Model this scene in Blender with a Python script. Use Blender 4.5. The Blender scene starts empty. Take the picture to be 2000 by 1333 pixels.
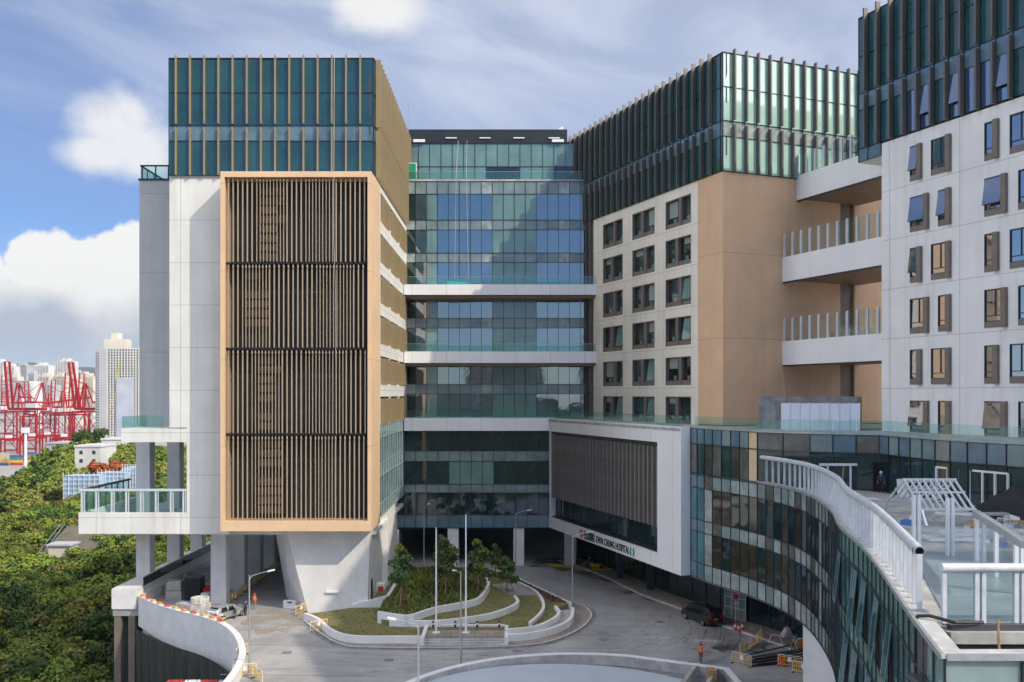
import bpy, bmesh, math, random
from mathutils import Vector, Matrix
R = math.radians
rnd = random.Random(7)
sc = bpy.context.scene
col = sc.collection

# ---------------------------------------------------------------- camera
F, CX, CY, H = 1795.0, 1000.0, 770.0, 24.0        # focal length and principal point in pixels of the 2000 px photograph
cam_d = bpy.data.cameras.new('camera')
cam = bpy.data.objects.new('camera', cam_d); col.objects.link(cam)
cam.location = (0, 0, H); cam.rotation_euler = (R(90), 0, 0)
cam_d.sensor_width = 36; cam_d.lens = F / 2000 * 36
cam_d.shift_x = 0; cam_d.shift_y = (CY - 666.5) / 2000
cam_d.clip_start = .5; cam_d.clip_end = 40000
sc.camera = cam

# ---------------------------------------------------------------- light
SUN = Vector((1.0, -.72, 1.0)).normalized()        # towards the sun
sun_d = bpy.data.lights.new('sun', 'SUN'); sun = bpy.data.objects.new('sun', sun_d); col.objects.link(sun)
sun_d.energy = 2.35; sun_d.angle = R(.5); sun_d.color = (1.0, .90, .74)
sun.rotation_euler = SUN.to_track_quat('Z', 'Y').to_euler()
sun.location = (60, -40, 120)
SKYMUL = (.43, .56, .77, 1)
w = bpy.data.worlds.new('World'); sc.world = w; w.use_nodes = True
nt = w.node_tree; nt.nodes.clear(); L = nt.links
def N(t, **k):
    n = nt.nodes.new(t)
    for a, b in k.items(): setattr(n, a, b)
    return n
def mth(op, a, b=None, c=None):
    n = N('ShaderNodeMath', operation=op)
    for i, x in enumerate((a, b, c)):
        if x is None: continue
        if isinstance(x, (int, float)): n.inputs[i].default_value = x
        else: L.new(x, n.inputs[i])
    return n.outputs[0]
def smooth(x, lo, hi, a=0., b=1.):
    n = N('ShaderNodeMapRange', interpolation_type='SMOOTHSTEP'); L.new(x, n.inputs[0])
    for i, v in zip((1, 2, 3, 4), (lo, hi, a, b)): n.inputs[i].default_value = v
    return n.outputs[0]
sky = N('ShaderNodeTexSky', sky_type='NISHITA', sun_disc=False)
sky.sun_elevation = math.asin(SUN.z); sky.sun_rotation = math.atan2(SUN.x, SUN.y)
sky.altitude = 900; sky.air_density = 1.0; sky.dust_density = .25; sky.ozone_density = 2.0
tc = N('ShaderNodeTexCoord'); D = tc.outputs['Generated']
sep = N('ShaderNodeSeparateXYZ'); L.new(D, sep.inputs[0]); dx, dy, dz = sep.outputs
def noise(vec, scale, detail=6, rough=.55, dist=0.):
    n = N('ShaderNodeTexNoise'); L.new(vec, n.inputs['Vector']); n.inputs['Scale'].default_value = scale; n.inputs['Detail'].default_value = detail; n.inputs['Roughness'].default_value = rough; n.inputs['Distortion'].default_value = dist; return n.outputs[0]
AZ = mth('ARCTAN2', dx, dy); EL = mth('ARCSINE', mth('MINIMUM', mth('MAXIMUM', dz, -1.), 1.))
# high thin sheets: long streaks, thicker towards the right and higher up
cmb = N('ShaderNodeCombineXYZ'); L.new(AZ, cmb.inputs[0]); L.new(mth('MULTIPLY', mth('ADD', EL, mth('MULTIPLY', AZ, .22)), 3.2), cmb.inputs[1])
n1 = noise(cmb.outputs[0], 3.4, 8, .55, .6)
sheet = smooth(n1, .36, .64)
right = smooth(AZ, -.56, -.05); up = smooth(EL, .16, .33); front = smooth(dy, .1, .5)
sheet = mth('MULTIPLY', mth('ADD', mth('ADD', mth('MULTIPLY', sheet, .32), mth('MULTIPLY', right, .42)), .14), mth('ADD', mth('MULTIPLY', up, .85), .15))
sheet = mth('MULTIPLY', sheet, mth('ADD', mth('MULTIPLY', front, .75), .25))
# heaped clouds: soft balls in the sky broken up by noise
nz = noise(D, 13, 9, .56); nzb = noise(D, 5, 5, .5); nzc = noise(D, 34, 6, .5)
def ball(px, py, rx, ry):
    d = Vector(((px - CX) / F, 1, (CY - py) / F)).normalized()
    az, el = math.atan2(d.x, d.y), math.asin(d.z)
    a = mth('DIVIDE', mth('SUBTRACT', AZ, az), rx); b = mth('DIVIDE', mth('SUBTRACT', EL, el), ry)
    return mth('SUBTRACT', 1.0, mth('SQRT', mth('ADD', mth('MULTIPLY', a, a), mth('MULTIPLY', b, b))))
def heap(balls):
    puff = None
    for b in balls:
        g = ball(*b); puff = g if puff is None else mth('MAXIMUM', puff, g)
    return puff
brk = mth('ADD', mth('MULTIPLY', mth('SUBTRACT', nz, .5), 1.3), mth('ADD', mth('MULTIPLY', mth('SUBTRACT', nzb, .5), .7), mth('MULTIPLY', mth('SUBTRACT', nzc, .5), .5)))
low = smooth(mth('ADD', heap(((10, 640, .10, .075), (98, 560, .058, .066), (190, 570, .085, .062), (262, 530, .055, .055), (150, 640, .16, .062), (-80, 600, .09, .07), (400, 600, .09, .06))), brk), .13, .25)
soft = mth('MULTIPLY', smooth(mth('ADD', heap(((235, 240, .060, .055), (270, 290, .065, .045), (205, 300, .05, .03), (725, 15, .07, .035))), mth('MULTIPLY', brk, .8)), -.05, .62), .86)
low = mth('MULTIPLY', low, mth('ADD', .55, mth('MULTIPLY', smooth(EL, .015, .06), .45)))
cum = mth('MAXIMUM', low, soft)
# unseen clouds added as fill light: high ones on the left and a bright veil round the sun
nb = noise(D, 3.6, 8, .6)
fill_bank = mth('MULTIPLY', mth('MULTIPLY', smooth(nb, .27, .46), smooth(dx, -.05, -.35)), mth('MULTIPLY', mth('MULTIPLY', smooth(dz, .26, .40), smooth(dz, .86, .68)), mth('MULTIPLY', smooth(dy, .10, -.12), smooth(dy, -.62, -.34))))
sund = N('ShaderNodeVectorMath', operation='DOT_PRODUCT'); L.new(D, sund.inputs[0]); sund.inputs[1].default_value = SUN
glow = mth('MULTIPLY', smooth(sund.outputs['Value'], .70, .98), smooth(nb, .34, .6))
fill_veil = mth('MAXIMUM', fill_bank, glow)
# bellies greyer than tops
shade = mth('ADD', mth('MULTIPLY', nz, .55), mth('ADD', mth('MULTIPLY', nzb, .35), mth('MULTIPLY', smooth(EL, .055, .125), .34)))
cr = N('ShaderNodeValToRGB'); L.new(shade, cr.inputs[0])
e = cr.color_ramp.elements; e[0].position = .46; e[0].color = (3.0, 3.4, 4.1, 1); e[1].position = .70; e[1].color = (6.0, 6.0, 5.9, 1)
skc = N('ShaderNodeMix', data_type='RGBA', blend_type='MULTIPLY'); skc.inputs[0].default_value = 1; L.new(sky.outputs[0], skc.inputs[6]); skc.inputs[7].default_value = SKYMUL
mixs = N('ShaderNodeMix', data_type='RGBA'); L.new(sheet, mixs.inputs[0]); L.new(skc.outputs[2], mixs.inputs[6]); mixs.inputs[7].default_value = (4.2, 4.6, 5.6, 1)
mixc = N('ShaderNodeMix', data_type='RGBA'); L.new(cum, mixc.inputs[0]); L.new(mixs.outputs[2], mixc.inputs[6]); L.new(cr.outputs[0], mixc.inputs[7])
mixv = N('ShaderNodeMix', data_type='RGBA'); L.new(fill_veil, mixv.inputs[0]); L.new(mixc.outputs[2], mixv.inputs[6]); mixv.inputs[7].default_value = (30, 30, 31, 1)
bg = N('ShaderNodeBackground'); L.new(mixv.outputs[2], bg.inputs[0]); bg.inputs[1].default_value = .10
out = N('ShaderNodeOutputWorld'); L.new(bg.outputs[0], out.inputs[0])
sc.view_settings.view_transform = 'Standard'; sc.view_settings.look = 'None'; sc.view_settings.exposure = .66; sc.view_settings.gamma = 1
sc.render.film_transparent = False
sc.cycles.max_bounces = 8; sc.cycles.transparent_max_bounces = 16; sc.cycles.glossy_bounces = 4; sc.cycles.diffuse_bounces = 5
sc.cycles.use_denoising = True
sc.cycles.sample_clamp_indirect = 6

# ---------------------------------------------------------------- helpers
def at(px, py, Y): return Vector(((px - CX) / F * Y, Y, H - (py - CY) / F * Y))
def gp(px, py, z=0.0):
    Y = (H - z) * F / (py - CY); return Vector(((px - CX) / F * Y, Y, z))
MATS = {}
def mat(name, c, rough=.6, metal=0, ior=1.5, var=.10, scale=.6, bump=0., streak=0., joint=None, rand=0., c2=None, detail=4, emit=0, coat=0, wet=0, bscale=0):
    """one procedural surface: base colour broken by object-space noise, with optional rain streaks, panel joints and bump"""
    m = bpy.data.materials.new(name); m.use_nodes = True; MATS[name] = m
    t = m.node_tree; b = t.nodes['Principled BSDF']; K = t.links.new
    b.inputs['Roughness'].default_value = rough; b.inputs['Metallic'].default_value = metal; b.inputs['IOR'].default_value = ior
    if coat: b.inputs['Coat Weight'].default_value = coat; b.inputs['Coat Roughness'].default_value = .05
    tcn = t.nodes.new('ShaderNodeTexCoord'); O = tcn.outputs['Object']
    ns = t.nodes.new('ShaderNodeTexNoise'); ns.inputs['Scale'].default_value = scale; ns.inputs['Detail'].default_value = detail; ns.inputs['Roughness'].default_value = .6
    K(O, ns.inputs['Vector'])
    mx = t.nodes.new('ShaderNodeMix'); mx.data_type = 'RGBA'
    a = Vector(c); bcol = Vector(c2) if c2 else a * (1 - var * 1.6)
    hi = a if c2 else Vector([min(1, x * (1 + var * .5)) for x in a])
    mr = t.nodes.new('ShaderNodeMapRange'); K(ns.outputs[0], mr.inputs[0]); mr.inputs[1].default_value = .32; mr.inputs[2].default_value = .68
    K(mr.outputs[0], mx.inputs[0]); mx.inputs[6].default_value = (*bcol, 1); mx.inputs[7].default_value = (*hi, 1)
    cur = mx.outputs[2]
    def mul(cur, fac_out, lo):
        q = t.nodes.new('ShaderNodeMix'); q.data_type = 'RGBA'; q.blend_type = 'MULTIPLY'; K(fac_out, q.inputs[0]); K(cur, q.inputs[6]); q.inputs[7].default_value = (*lo, 1); return q.outputs[2]
    if streak:
        mp = t.nodes.new('ShaderNodeMapping'); K(O, mp.inputs[0]); mp.inputs['Scale'].default_value = (1.6, 1.6, .05)
        n2 = t.nodes.new('ShaderNodeTexNoise'); K(mp.outputs[0], n2.inputs['Vector']); n2.inputs['Scale'].default_value = 1.0; n2.inputs['Detail'].default_value = 6
        r2 = t.nodes.new('ShaderNodeMapRange'); K(n2.outputs[0], r2.inputs[0]); r2.inputs[1].default_value = .48; r2.inputs[2].default_value = .75; r2.inputs[4].default_value = streak
        cur = mul(cur, r2.outputs[0], (.55, .52, .47))
    if joint:
        sp = t.nodes.new('ShaderNodeSeparateXYZ'); K(O, sp.inputs[0])
        for ax, step, off in joint:
            ad = t.nodes.new('ShaderNodeMath'); ad.operation = 'ADD'; K(sp.outputs[ax], ad.inputs[0]); ad.inputs[1].default_value = 1000 * step - off
            md = t.nodes.new('ShaderNodeMath'); md.operation = 'MODULO'; K(ad.outputs[0], md.inputs[0]); md.inputs[1].default_value = step
            lt = t.nodes.new('ShaderNodeMath'); lt.operation = 'LESS_THAN'; K(md.outputs[0], lt.inputs[0]); lt.inputs[1].default_value = .06
            cur = mul(cur, lt.outputs[0], (.62, .61, .6))
    if rand:
        oi = t.nodes.new('ShaderNodeObjectInfo'); hs = t.nodes.new('ShaderNodeHueSaturation')
        r3 = t.nodes.new('ShaderNodeMapRange'); K(oi.outputs['Random'], r3.inputs[0]); r3.inputs[3].default_value = 1 - rand; r3.inputs[4].default_value = 1 + rand
        K(r3.outputs[0], hs.inputs['Value']); K(cur, hs.inputs['Color']); cur = hs.outputs[0]
        r4 = t.nodes.new('ShaderNodeMapRange'); K(oi.outputs['Random'], r4.inputs[0]); r4.inputs[3].default_value = .5 - rand * .06; r4.inputs[4].default_value = .5 + rand * .05
        K(r4.outputs[0], hs.inputs['Hue'])
    K(cur, b.inputs['Base Color'])
    if wet:
        r5 = t.nodes.new('ShaderNodeMapRange'); K(ns.outputs[0], r5.inputs[0]); r5.inputs[1].default_value = .4; r5.inputs[2].default_value = .6; r5.inputs[3].default_value = rough - wet; r5.inputs[4].default_value = rough; K(r5.outputs[0], b.inputs['Roughness'])
    if bump:
        bp = t.nodes.new('ShaderNodeBump'); bp.inputs['Strength'].default_value = bump; bp.inputs['Distance'].default_value = .05
        n3 = t.nodes.new('ShaderNodeTexNoise'); n3.inputs['Scale'].default_value = bscale or scale * 9; n3.inputs['Detail'].default_value = 5; K(O, n3.inputs['Vector']); K(n3.outputs[0], bp.inputs['Height']); K(bp.outputs[0], b.inputs['Normal'])
    if emit:
        b.inputs['Emission Color'].default_value = (*c, 1); b.inputs['Emission Strength'].default_value = emit
    return m
def dirty(m, amt=.5, scale=.35, lo=(.5, .5, .5), stretch=(1, 1, 1), rot=0, a=.5, b=.7):
    """one more layer of wear over a surface: darker patches or drawn-out scuffs"""
    t = MATS[m].node_tree; K = t.links.new; b_ = t.nodes['Principled BSDF']; src = b_.inputs['Base Color'].links[0].from_socket
    tc_ = t.nodes.new('ShaderNodeTexCoord'); mp_ = t.nodes.new('ShaderNodeMapping'); K(tc_.outputs['Object'], mp_.inputs[0]); mp_.inputs['Scale'].default_value = stretch; mp_.inputs['Rotation'].default_value = (0, 0, rot)
    n_ = t.nodes.new('ShaderNodeTexNoise'); K(mp_.outputs[0], n_.inputs['Vector']); n_.inputs['Scale'].default_value = scale; n_.inputs['Detail'].default_value = 9; n_.inputs['Roughness'].default_value = .65; n_.inputs['Distortion'].default_value = 1.2
    r_ = t.nodes.new('ShaderNodeMapRange'); K(n_.outputs[0], r_.inputs[0]); r_.inputs[1].default_value = a; r_.inputs[2].default_value = b; r_.inputs[4].default_value = amt
    q_ = t.nodes.new('ShaderNodeMix'); q_.data_type = 'RGBA'; q_.blend_type = 'MULTIPLY'; K(r_.outputs[0], q_.inputs[0]); K(src, q_.inputs[6]); q_.inputs[7].default_value = (*lo, 1); K(q_.outputs[2], b_.inputs['Base Color'])
def glass_mat(name, tint, refl_ior=1.5, haze=0.):
    m = bpy.data.materials.new(name); m.use_nodes = True; MATS[name] = m
    t = m.node_tree; t.nodes.clear(); K = t.links.new
    tr = t.nodes.new('ShaderNodeBsdfTransparent'); tr.inputs[0].default_value = (*tint, 1)
    gl = t.nodes.new('ShaderNodeBsdfGlossy'); gl.inputs['Roughness'].default_value = .02
    fr = t.nodes.new('ShaderNodeFresnel'); ge = t.nodes.new('ShaderNodeNewGeometry'); io = t.nodes.new('ShaderNodeMapRange'); K(ge.outputs['Backfacing'], io.inputs[0]); io.inputs[3].default_value = refl_ior; io.inputs[4].default_value = 1 / refl_ior; K(io.outputs[0], fr.inputs[0])
    mx = t.nodes.new('ShaderNodeMixShader'); K(fr.outputs[0], mx.inputs[0]); K(tr.outputs[0], mx.inputs[1]); K(gl.outputs[0], mx.inputs[2])
    cur = mx.outputs[0]
    if haze:
        df = t.nodes.new('ShaderNodeBsdfDiffuse'); df.inputs[0].default_value = (.30, .55, .52, 1)
        m2 = t.nodes.new('ShaderNodeMixShader'); m2.inputs[0].default_value = haze; K(cur, m2.inputs[1]); K(df.outputs[0], m2.inputs[2]); cur = m2.outputs[0]
    o = t.nodes.new('ShaderNodeOutputMaterial'); K(cur, o.inputs[0])
    return m

class MB:
    def __init__(s): s.v, s.f, s.m, s.mats = [], [], [], []
    def mi(s, m):
        if m not in s.mats: s.mats.append(m)
        return s.mats.index(m)
    def poly(s, pts, m):
        b = len(s.v); s.v += [tuple(p) for p in pts]; s.f.append(tuple(range(b, b + len(pts)))); s.m.append(s.mi(m)); return s
    def box(s, x0, x1, y0, y1, z0, z1, m):
        return s.hexa([(x0, y0, z0), (x1, y0, z0), (x1, y1, z0), (x0, y1, z0)], [(x0, y0, z1), (x1, y0, z1), (x1, y1, z1), (x0, y1, z1)], m)
    def hexa(s, lo, hi, m):
        b = len(s.v); n = len(lo); s.v += [tuple(p) for p in lo] + [tuple(p) for p in hi]; k = s.mi(m)
        s.f.append(tuple(reversed(range(b, b + n)))); s.f.append(tuple(range(b + n, b + 2 * n)))
        for i in range(n):
            j = (i + 1) % n; s.f.append((b + i, b + j, b + n + j, b + n + i))
        s.m += [k] * (n + 2); return s
    def prism(s, pts, z0, z1, m): return s.hexa([(p[0], p[1], z0) for p in pts], [(p[0], p[1], z1) for p in pts], m)
    def bar(s, p, q, wd, hg, m, up=(0, 0, 1)):
        p, q = Vector(p), Vector(q); d = (q - p).normalized(); u = Vector(up)
        if abs(d.dot(u)) > .98: u = Vector((1, 0, 0)) if abs(d.x) < .9 else Vector((0, 1, 0))
        a = d.cross(u).normalized() * wd / 2; c = a.cross(d).normalized() * hg / 2
        return s.hexa([p - a - c, p + a - c, p + a + c, p - a + c], [q - a - c, q + a - c, q + a + c, q - a + c], m)
    def tube(s, p, q, r, m, n=10, r2=None):
        p, q = Vector(p), Vector(q); d = (q - p).normalized(); u = Vector((0, 0, 1)) if abs(d.z) < .95 else Vector((1, 0, 0))
        a = d.cross(u).normalized(); c = a.cross(d); r2 = r if r2 is None else r2
        ang = [2 * math.pi * i / n for i in range(n)]
        return s.hexa([p + (a * math.cos(t) + c * math.sin(t)) * r for t in ang], [q + (a * math.cos(t) + c * math.sin(t)) * r2 for t in ang], m)
    def path(s, pts, r, m, n=8):
        for p, q in zip(pts, pts[1:]): s.tube(p, q, r, m, n)
        return s
    def ball(s, c, r, m, sz=1., seg=10, rings=6):
        b = len(s.v); c = Vector(c); k = s.mi(m)
        for i in range(rings + 1):
            a = math.pi * i / rings
            for j in range(seg):
                t = 2 * math.pi * j / seg; s.v.append((c.x + r * math.sin(a) * math.cos(t), c.y + r * math.sin(a) * math.sin(t), c.z + r * sz * math.cos(a)))
        for i in range(rings):
            for j in range(seg):
                j2 = (j + 1) % seg; s.f.append((b + i * seg + j, b + i * seg + j2, b + (i + 1) * seg + j2, b + (i + 1) * seg + j)); s.m.append(k)
        return s
    def strip(s, path, off0, off1, z0, z1, m):
        """a wall following a plan path, between two offsets to its right-hand side"""
        n = offset(path, off0); o = offset(path, off1)
        for i in range(len(path) - 1):
            s.hexa([(*n[i], z0), (*n[i + 1], z0), (*o[i + 1], z0), (*o[i], z0)], [(*n[i], z1), (*n[i + 1], z1), (*o[i + 1], z1), (*o[i], z1)], m)
        return s
    def build(s, name, parent=None, loc=None, rz=0, smooth=False, recalc=True):
        me = bpy.data.meshes.new(name); me.from_pydata(s.v, [], s.f)
        for m in s.mats: me.materials.append(MATS[m])
        me.polygons.foreach_set('material_index', s.m)
        if smooth: me.polygons.foreach_set('use_smooth', [True] * len(s.f))
        if recalc:
            bm = bmesh.new(); bm.from_mesh(me); bmesh.ops.recalc_face_normals(bm, faces=bm.faces); bm.to_mesh(me); bm.free()
        me.update()
        o = bpy.data.objects.new(name, me); col.objects.link(o)
        if parent: o.parent = parent
        if loc is not None: o.location = loc
        o.rotation_euler.z = rz
        return o
def offset(path, d):
    """plan path moved d to its right (right = outside when the path runs left to right seen from outside)"""
    res = []
    P = [Vector(p[:2]) for p in path]
    for i, p in enumerate(P):
        t1 = (P[i] - P[i - 1]).normalized() if i else None; t2 = (P[i + 1] - P[i]).normalized() if i < len(P) - 1 else None
        t1 = t1 or t2; t2 = t2 or t1
        n1 = Vector((t1.y, -t1.x)); n2 = Vector((t2.y, -t2.x)); b = (n1 + n2)
        b = b / max(.3, b.dot(n1)) if b.length > 1e-6 else n1
        res.append(p + b * d)
    return res
def resample(path, n, closed=False):
    """n+1 evenly spaced points on a Catmull-Rom curve through path"""
    P = [Vector(p[:2]) for p in path]; pts = []
    for i in range(len(P) - 1):
        p0 = P[max(0, i - 1)]; p1 = P[i]; p2 = P[i + 1]; p3 = P[min(len(P) - 1, i + 2)]
        for k in range(24):
            t = k / 24; pts.append(.5 * ((2 * p1) + (p2 - p0) * t + (2 * p0 - 5 * p1 + 4 * p2 - p3) * t * t + (3 * p1 - p0 - 3 * p2 + p3) * t ** 3))
    pts.append(P[-1]); ln = [0]
    for a, b in zip(pts, pts[1:]): ln.append(ln[-1] + (b - a).length)
    res = []; j = 0
    for k in range(n + 1):
        s = ln[-1] * k / n
        while j < len(ln) - 2 and ln[j + 1] < s: j += 1
        f = (s - ln[j]) / max(1e-9, ln[j + 1] - ln[j]); res.append(pts[j].lerp(pts[j + 1], min(1, f)))
    return res
def line(p, q, n): p, q = Vector(p), Vector(q); return [p.lerp(q, i / n) for i in range(n + 1)]
def tag(o, label=None, cat=None, group=None, kind=None):
    if label: o['label'] = label
    if cat: o['category'] = cat
    if group: o['group'] = group
    if kind: o['kind'] = kind
    return o
def thing(name, label, cat, loc=(0, 0, 0), rz=0, group=None):
    o = bpy.data.objects.new(name, None); col.objects.link(o); o.location = loc; o.rotation_euler.z = rz; o.empty_display_size = .5
    return tag(o, label, cat, group)
def kids(o): return [c for c in KID.get(o.name, [])]
def copy_tree(o, loc=None, rz=None, label=None, group=None, parent=None):
    c = o.copy(); col.objects.link(c)
    if parent is not None: c.parent = parent
    for ch in list(o.children): copy_tree(ch, parent=c)
    if loc is not None: c.location = loc
    if rz is not None: c.rotation_euler.z = rz
    if label: c['label'] = label
    if group: c['group'] = group
    return c
def dup(o, loc, parent=None, rz=None, name=None):
    c = o.copy(); col.objects.link(c); c.location = loc
    if parent is not None: c.parent = parent
    if rz is not None: c.rotation_euler.z = rz
    return c
def curtain(parent, stations, rows, pane, frame='dark_metal', mull=.06, proud=.07, tilt=.004, back=.35, caps=True, seed=1):
    """a glass curtain wall along plan stations (left to right from outside); rows: (z0, z1, kind); pane(kind, row, bay) -> material"""
    r = random.Random(seed); S = [Vector(p[:2]) for p in stations]
    for ri, (z0, z1, kind) in enumerate(rows):
        mb = MB()
        for i in range(len(S) - 1):
            a, b = S[i], S[i + 1]; t = (b - a).normalized(); n = Vector((t.y, -t.x)); wd = (b - a).length; hh = z1 - z0
            rx, rz_ = r.gauss(0, tilt), r.gauss(0, tilt); q = []
            for (u, z) in ((0, z0), (1, z0), (1, z1), (0, z1)):
                p = a.lerp(b, u) + n * (rx * (u - .5) * wd + rz_ * ((z - z0) / hh - .5) * hh); q.append((p.x, p.y, z))
            mb.poly(q, pane(kind, ri, i))
        mb.build('spandrel_band' if kind == 's' else 'glazing_band', parent, recalc=False)
    fr = MB(); z_lo = rows[-1][0]; z_hi = rows[0][1]
    for i, p in enumerate(S):
        t = (S[min(i + 1, len(S) - 1)] - S[max(i - 1, 0)]).normalized(); n = Vector((t.y, -t.x))
        a = p - t * mull / 2 - n * .05; b = p + t * mull / 2 - n * .05; c = p + t * mull / 2 + n * proud; d = p - t * mull / 2 + n * proud
        fr.hexa([(*a, z_lo), (*b, z_lo), (*c, z_lo), (*d, z_lo)], [(*a, z_hi), (*b, z_hi), (*c, z_hi), (*d, z_hi)], frame)
    for z in sorted({r_[0] for r_ in rows} | {r_[1] for r_ in rows}):
        fr.strip(S, -.05, proud + .012, z - mull / 2, z + mull / 2, frame)
    fr.build('mullion_grid', parent)
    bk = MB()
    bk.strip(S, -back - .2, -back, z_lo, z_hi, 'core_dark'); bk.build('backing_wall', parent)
# ---------------------------------------------------------------- materials
mat('white_wall', (.74, .73, .685), .55, var=.06, scale=.25, streak=.26, joint=[(2, 4.68, 1.0), (0, 9.3, .7)])
mat('cream_wall', (.86, .80, .69), .5, var=.06, scale=.25, streak=.30, joint=[(2, 4.68, 1.3)])
mat('tower_wall', (.80, .785, .755), .5, var=.06, scale=.25, streak=.26, joint=[(2, 4.68, 1.1), (1, 8.0, 4.0)])
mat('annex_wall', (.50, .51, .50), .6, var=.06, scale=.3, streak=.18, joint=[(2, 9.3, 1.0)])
mat('beige_panel', (.74, .51, .31), .45, var=.05, scale=.3, streak=.10, joint=[(2, 9.36, 9.0)])
mat('beige_wall', (.74, .485, .30), .5, var=.06, scale=.3, streak=.16, joint=[(2, 9.36, 2.0)])
mat('white_panel', (.80, .80, .80), .35, var=.03, scale=.3, streak=.08, joint=[(0, 4.8, .5)])
mat('concrete_white', (.74, .73, .71), .65, var=.07, scale=.6, streak=.14)
mat('concrete', (.46, .45, .43), .75, var=.2, scale=.8, bump=.2, streak=.3)
mat('concrete_dark', (.24, .245, .25), .7, var=.3, scale=.9, bump=.2, streak=.4)
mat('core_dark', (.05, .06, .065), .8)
mat('dark_metal', (.035, .042, .045), .35, metal=.3)
mat('dark_frame', (.045, .045, .045), .45)
mat('light_frame', (.42, .46, .47), .35, metal=.4)
mat('bronze_fin', (.36, .27, .145), .38, metal=.25, var=.06, scale=.8)
mat('bronze_shaded', (.155, .135, .115), .42, metal=.2, var=.08, scale=.8)  # the fin bronze again, greyed and darkened to look shaded
mat('slat_tan', (.40, .315, .215), .5, var=.08)
mat('slat_back', (.018, .018, .02), .7)
mat('louver_brown', (.085, .052, .032), .6)
mat('fin_taupe', (.20, .165, .135), .5, var=.1, scale=1.0, streak=.2)
mat('blade_taupe', (.31, .27, .235), .42, metal=.2, var=.1, scale=1.0)
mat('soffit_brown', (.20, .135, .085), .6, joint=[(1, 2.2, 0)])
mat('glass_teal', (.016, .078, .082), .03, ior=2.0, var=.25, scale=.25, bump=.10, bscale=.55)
mat('glass_blue', (.020, .075, .125), .02, ior=3.5, var=.2, scale=.3, bump=.10, bscale=.55)
mat('glass_pale', (.15, .26, .245), .05, ior=1.9, var=.15, scale=.3, streak=.1, bump=.10, bscale=.55)
mat('glass_sunlit', (.42, .62, .53), .06, ior=1.9, var=.12, scale=.3, streak=.1)  # sun and bright cloud reflection put into the base colour
mat('window_glass', (.035, .06, .058), .03, ior=1.9, var=.3, scale=.4, rand=.7)
mat('glass_dark', (.016, .038, .042), .03, ior=1.8, var=.3, scale=.4, bump=.10, bscale=.55)
mat('glass_brown', (.05, .045, .035), .04, ior=1.8, var=.3, scale=.4, bump=.10, bscale=.55)
mat('glass_mirror', (.012, .045, .10), .01, ior=4.6, var=.1, bump=.10, bscale=.55)
mat('spandrel_grey', (.21, .28, .285), .16, ior=1.7, var=.2, scale=.35, streak=.25)
mat('spandrel_blue', (.12, .20, .25), .12, ior=1.8, var=.2, scale=.35, streak=.2)
mat('spandrel_pale', (.34, .40, .39), .2, ior=1.6, var=.25, scale=.9, streak=.5)
mat('spandrel_taupe', (.13, .13, .115), .2, ior=1.6, var=.25, scale=.9, streak=.4)
mat('spandrel_green', (.16, .31, .28), .1, ior=1.7, var=.2, scale=.5, streak=.3)
mat('glass_green', (.065, .18, .20), .04, ior=1.9, var=.25, scale=.4, streak=.2, bump=.10, bscale=.55)
mat('panel_peach', (.70, .52, .32), .3, ior=1.6)
glass_mat('rail_glass', (.84, .955, .935), 1.5, .04)
glass_mat('screen_glass', (.93, .97, .97), 1.5, .02)
mat('blind_cloth', (.30, .36, .33), .35, ior=1.7, var=.1)
mat('skyglare_panel', (.66, .70, .78), .25, var=.06)  # pale sky reflection put into the panel colour
mat('membrane_dark', (.075, .075, .08), .7, var=.3, scale=1.2, streak=.4)
mat('rail_paint', (.60, .62, .66), .4, var=.12, scale=1.5, streak=.2)
mat('white_paint', (.80, .80, .80), .35, var=.05)
mat('steel_white', (.70, .73, .77), .3, metal=.2, var=.08)
mat('galvanised', (.50, .52, .53), .4, metal=.6, var=.15, scale=2)
mat('road', (.43, .42, .395), .75, c2=(.29, .29, .29), scale=.16, bump=.25, detail=9, wet=.2)
mat('paving', (.34, .29, .24), .8, c2=(.24, .21, .18), scale=.5, bump=.2, joint=[(0, 1.2, 0), (1, 1.2, 0)])
mat('kerb', (.52, .51, .49), .8, var=.2, scale=1.2)
mat('soil', (.13, .09, .06), .95, c2=(.20, .14, .09), scale=.6, bump=.4)
mat('bare_earth', (.16, .135, .11), .95, c2=(.10, .10, .06), scale=.4, bump=.4)
mat('red_soil', (.17, .075, .05), .95, c2=(.10, .05, .035), scale=2.5, bump=.5)
mat('stones', (.42, .41, .40), .85, c2=(.22, .22, .22), scale=3, bump=.6)
mat('lawn_green', (.09, .13, .03), .95, c2=(.13, .12, .045), scale=.9, bump=.5, detail=8)
mat('lawn_dry', (.21, .175, .07), .95, c2=(.12, .13, .04), scale=.8, bump=.5, detail=8)
mat('grass_blade', (.10, .12, .035), .9, var=.4, scale=.7, rand=.2)
mat('bark', (.10, .075, .05), .9, var=.3, scale=3)
mat('leaf_mid', (.225, .262, .040), .6, ior=1.2, c2=(.095, .145, .026), scale=.55, rand=.42)
mat('leaf_dark', (.085, .135, .03), .6, ior=1.2, c2=(.045, .085, .022), scale=.5, rand=.4)
mat('leaf_olive', (.27, .255, .06), .65, ior=1.2, c2=(.14, .15, .038), scale=.5, rand=.3)
mat('leaf_lime', (.26, .28, .030), .6, ior=1.2, c2=(.10, .14, .022), scale=.5, rand=.3)
mat('leaf_young', (.10, .17, .06), .55, ior=1.2, c2=(.055, .105, .035), scale=1.2, rand=.2)
mat('flame_red', (.55, .07, .02), .6, c2=(.10, .09, .02), scale=.9)
mat('terrain', (.055, .065, .022), .95, c2=(.09, .08, .04), scale=.05, detail=9)
mat('harbour', (.40, .37, .33), .9, c2=(.26, .26, .25), scale=.01, detail=8)
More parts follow.
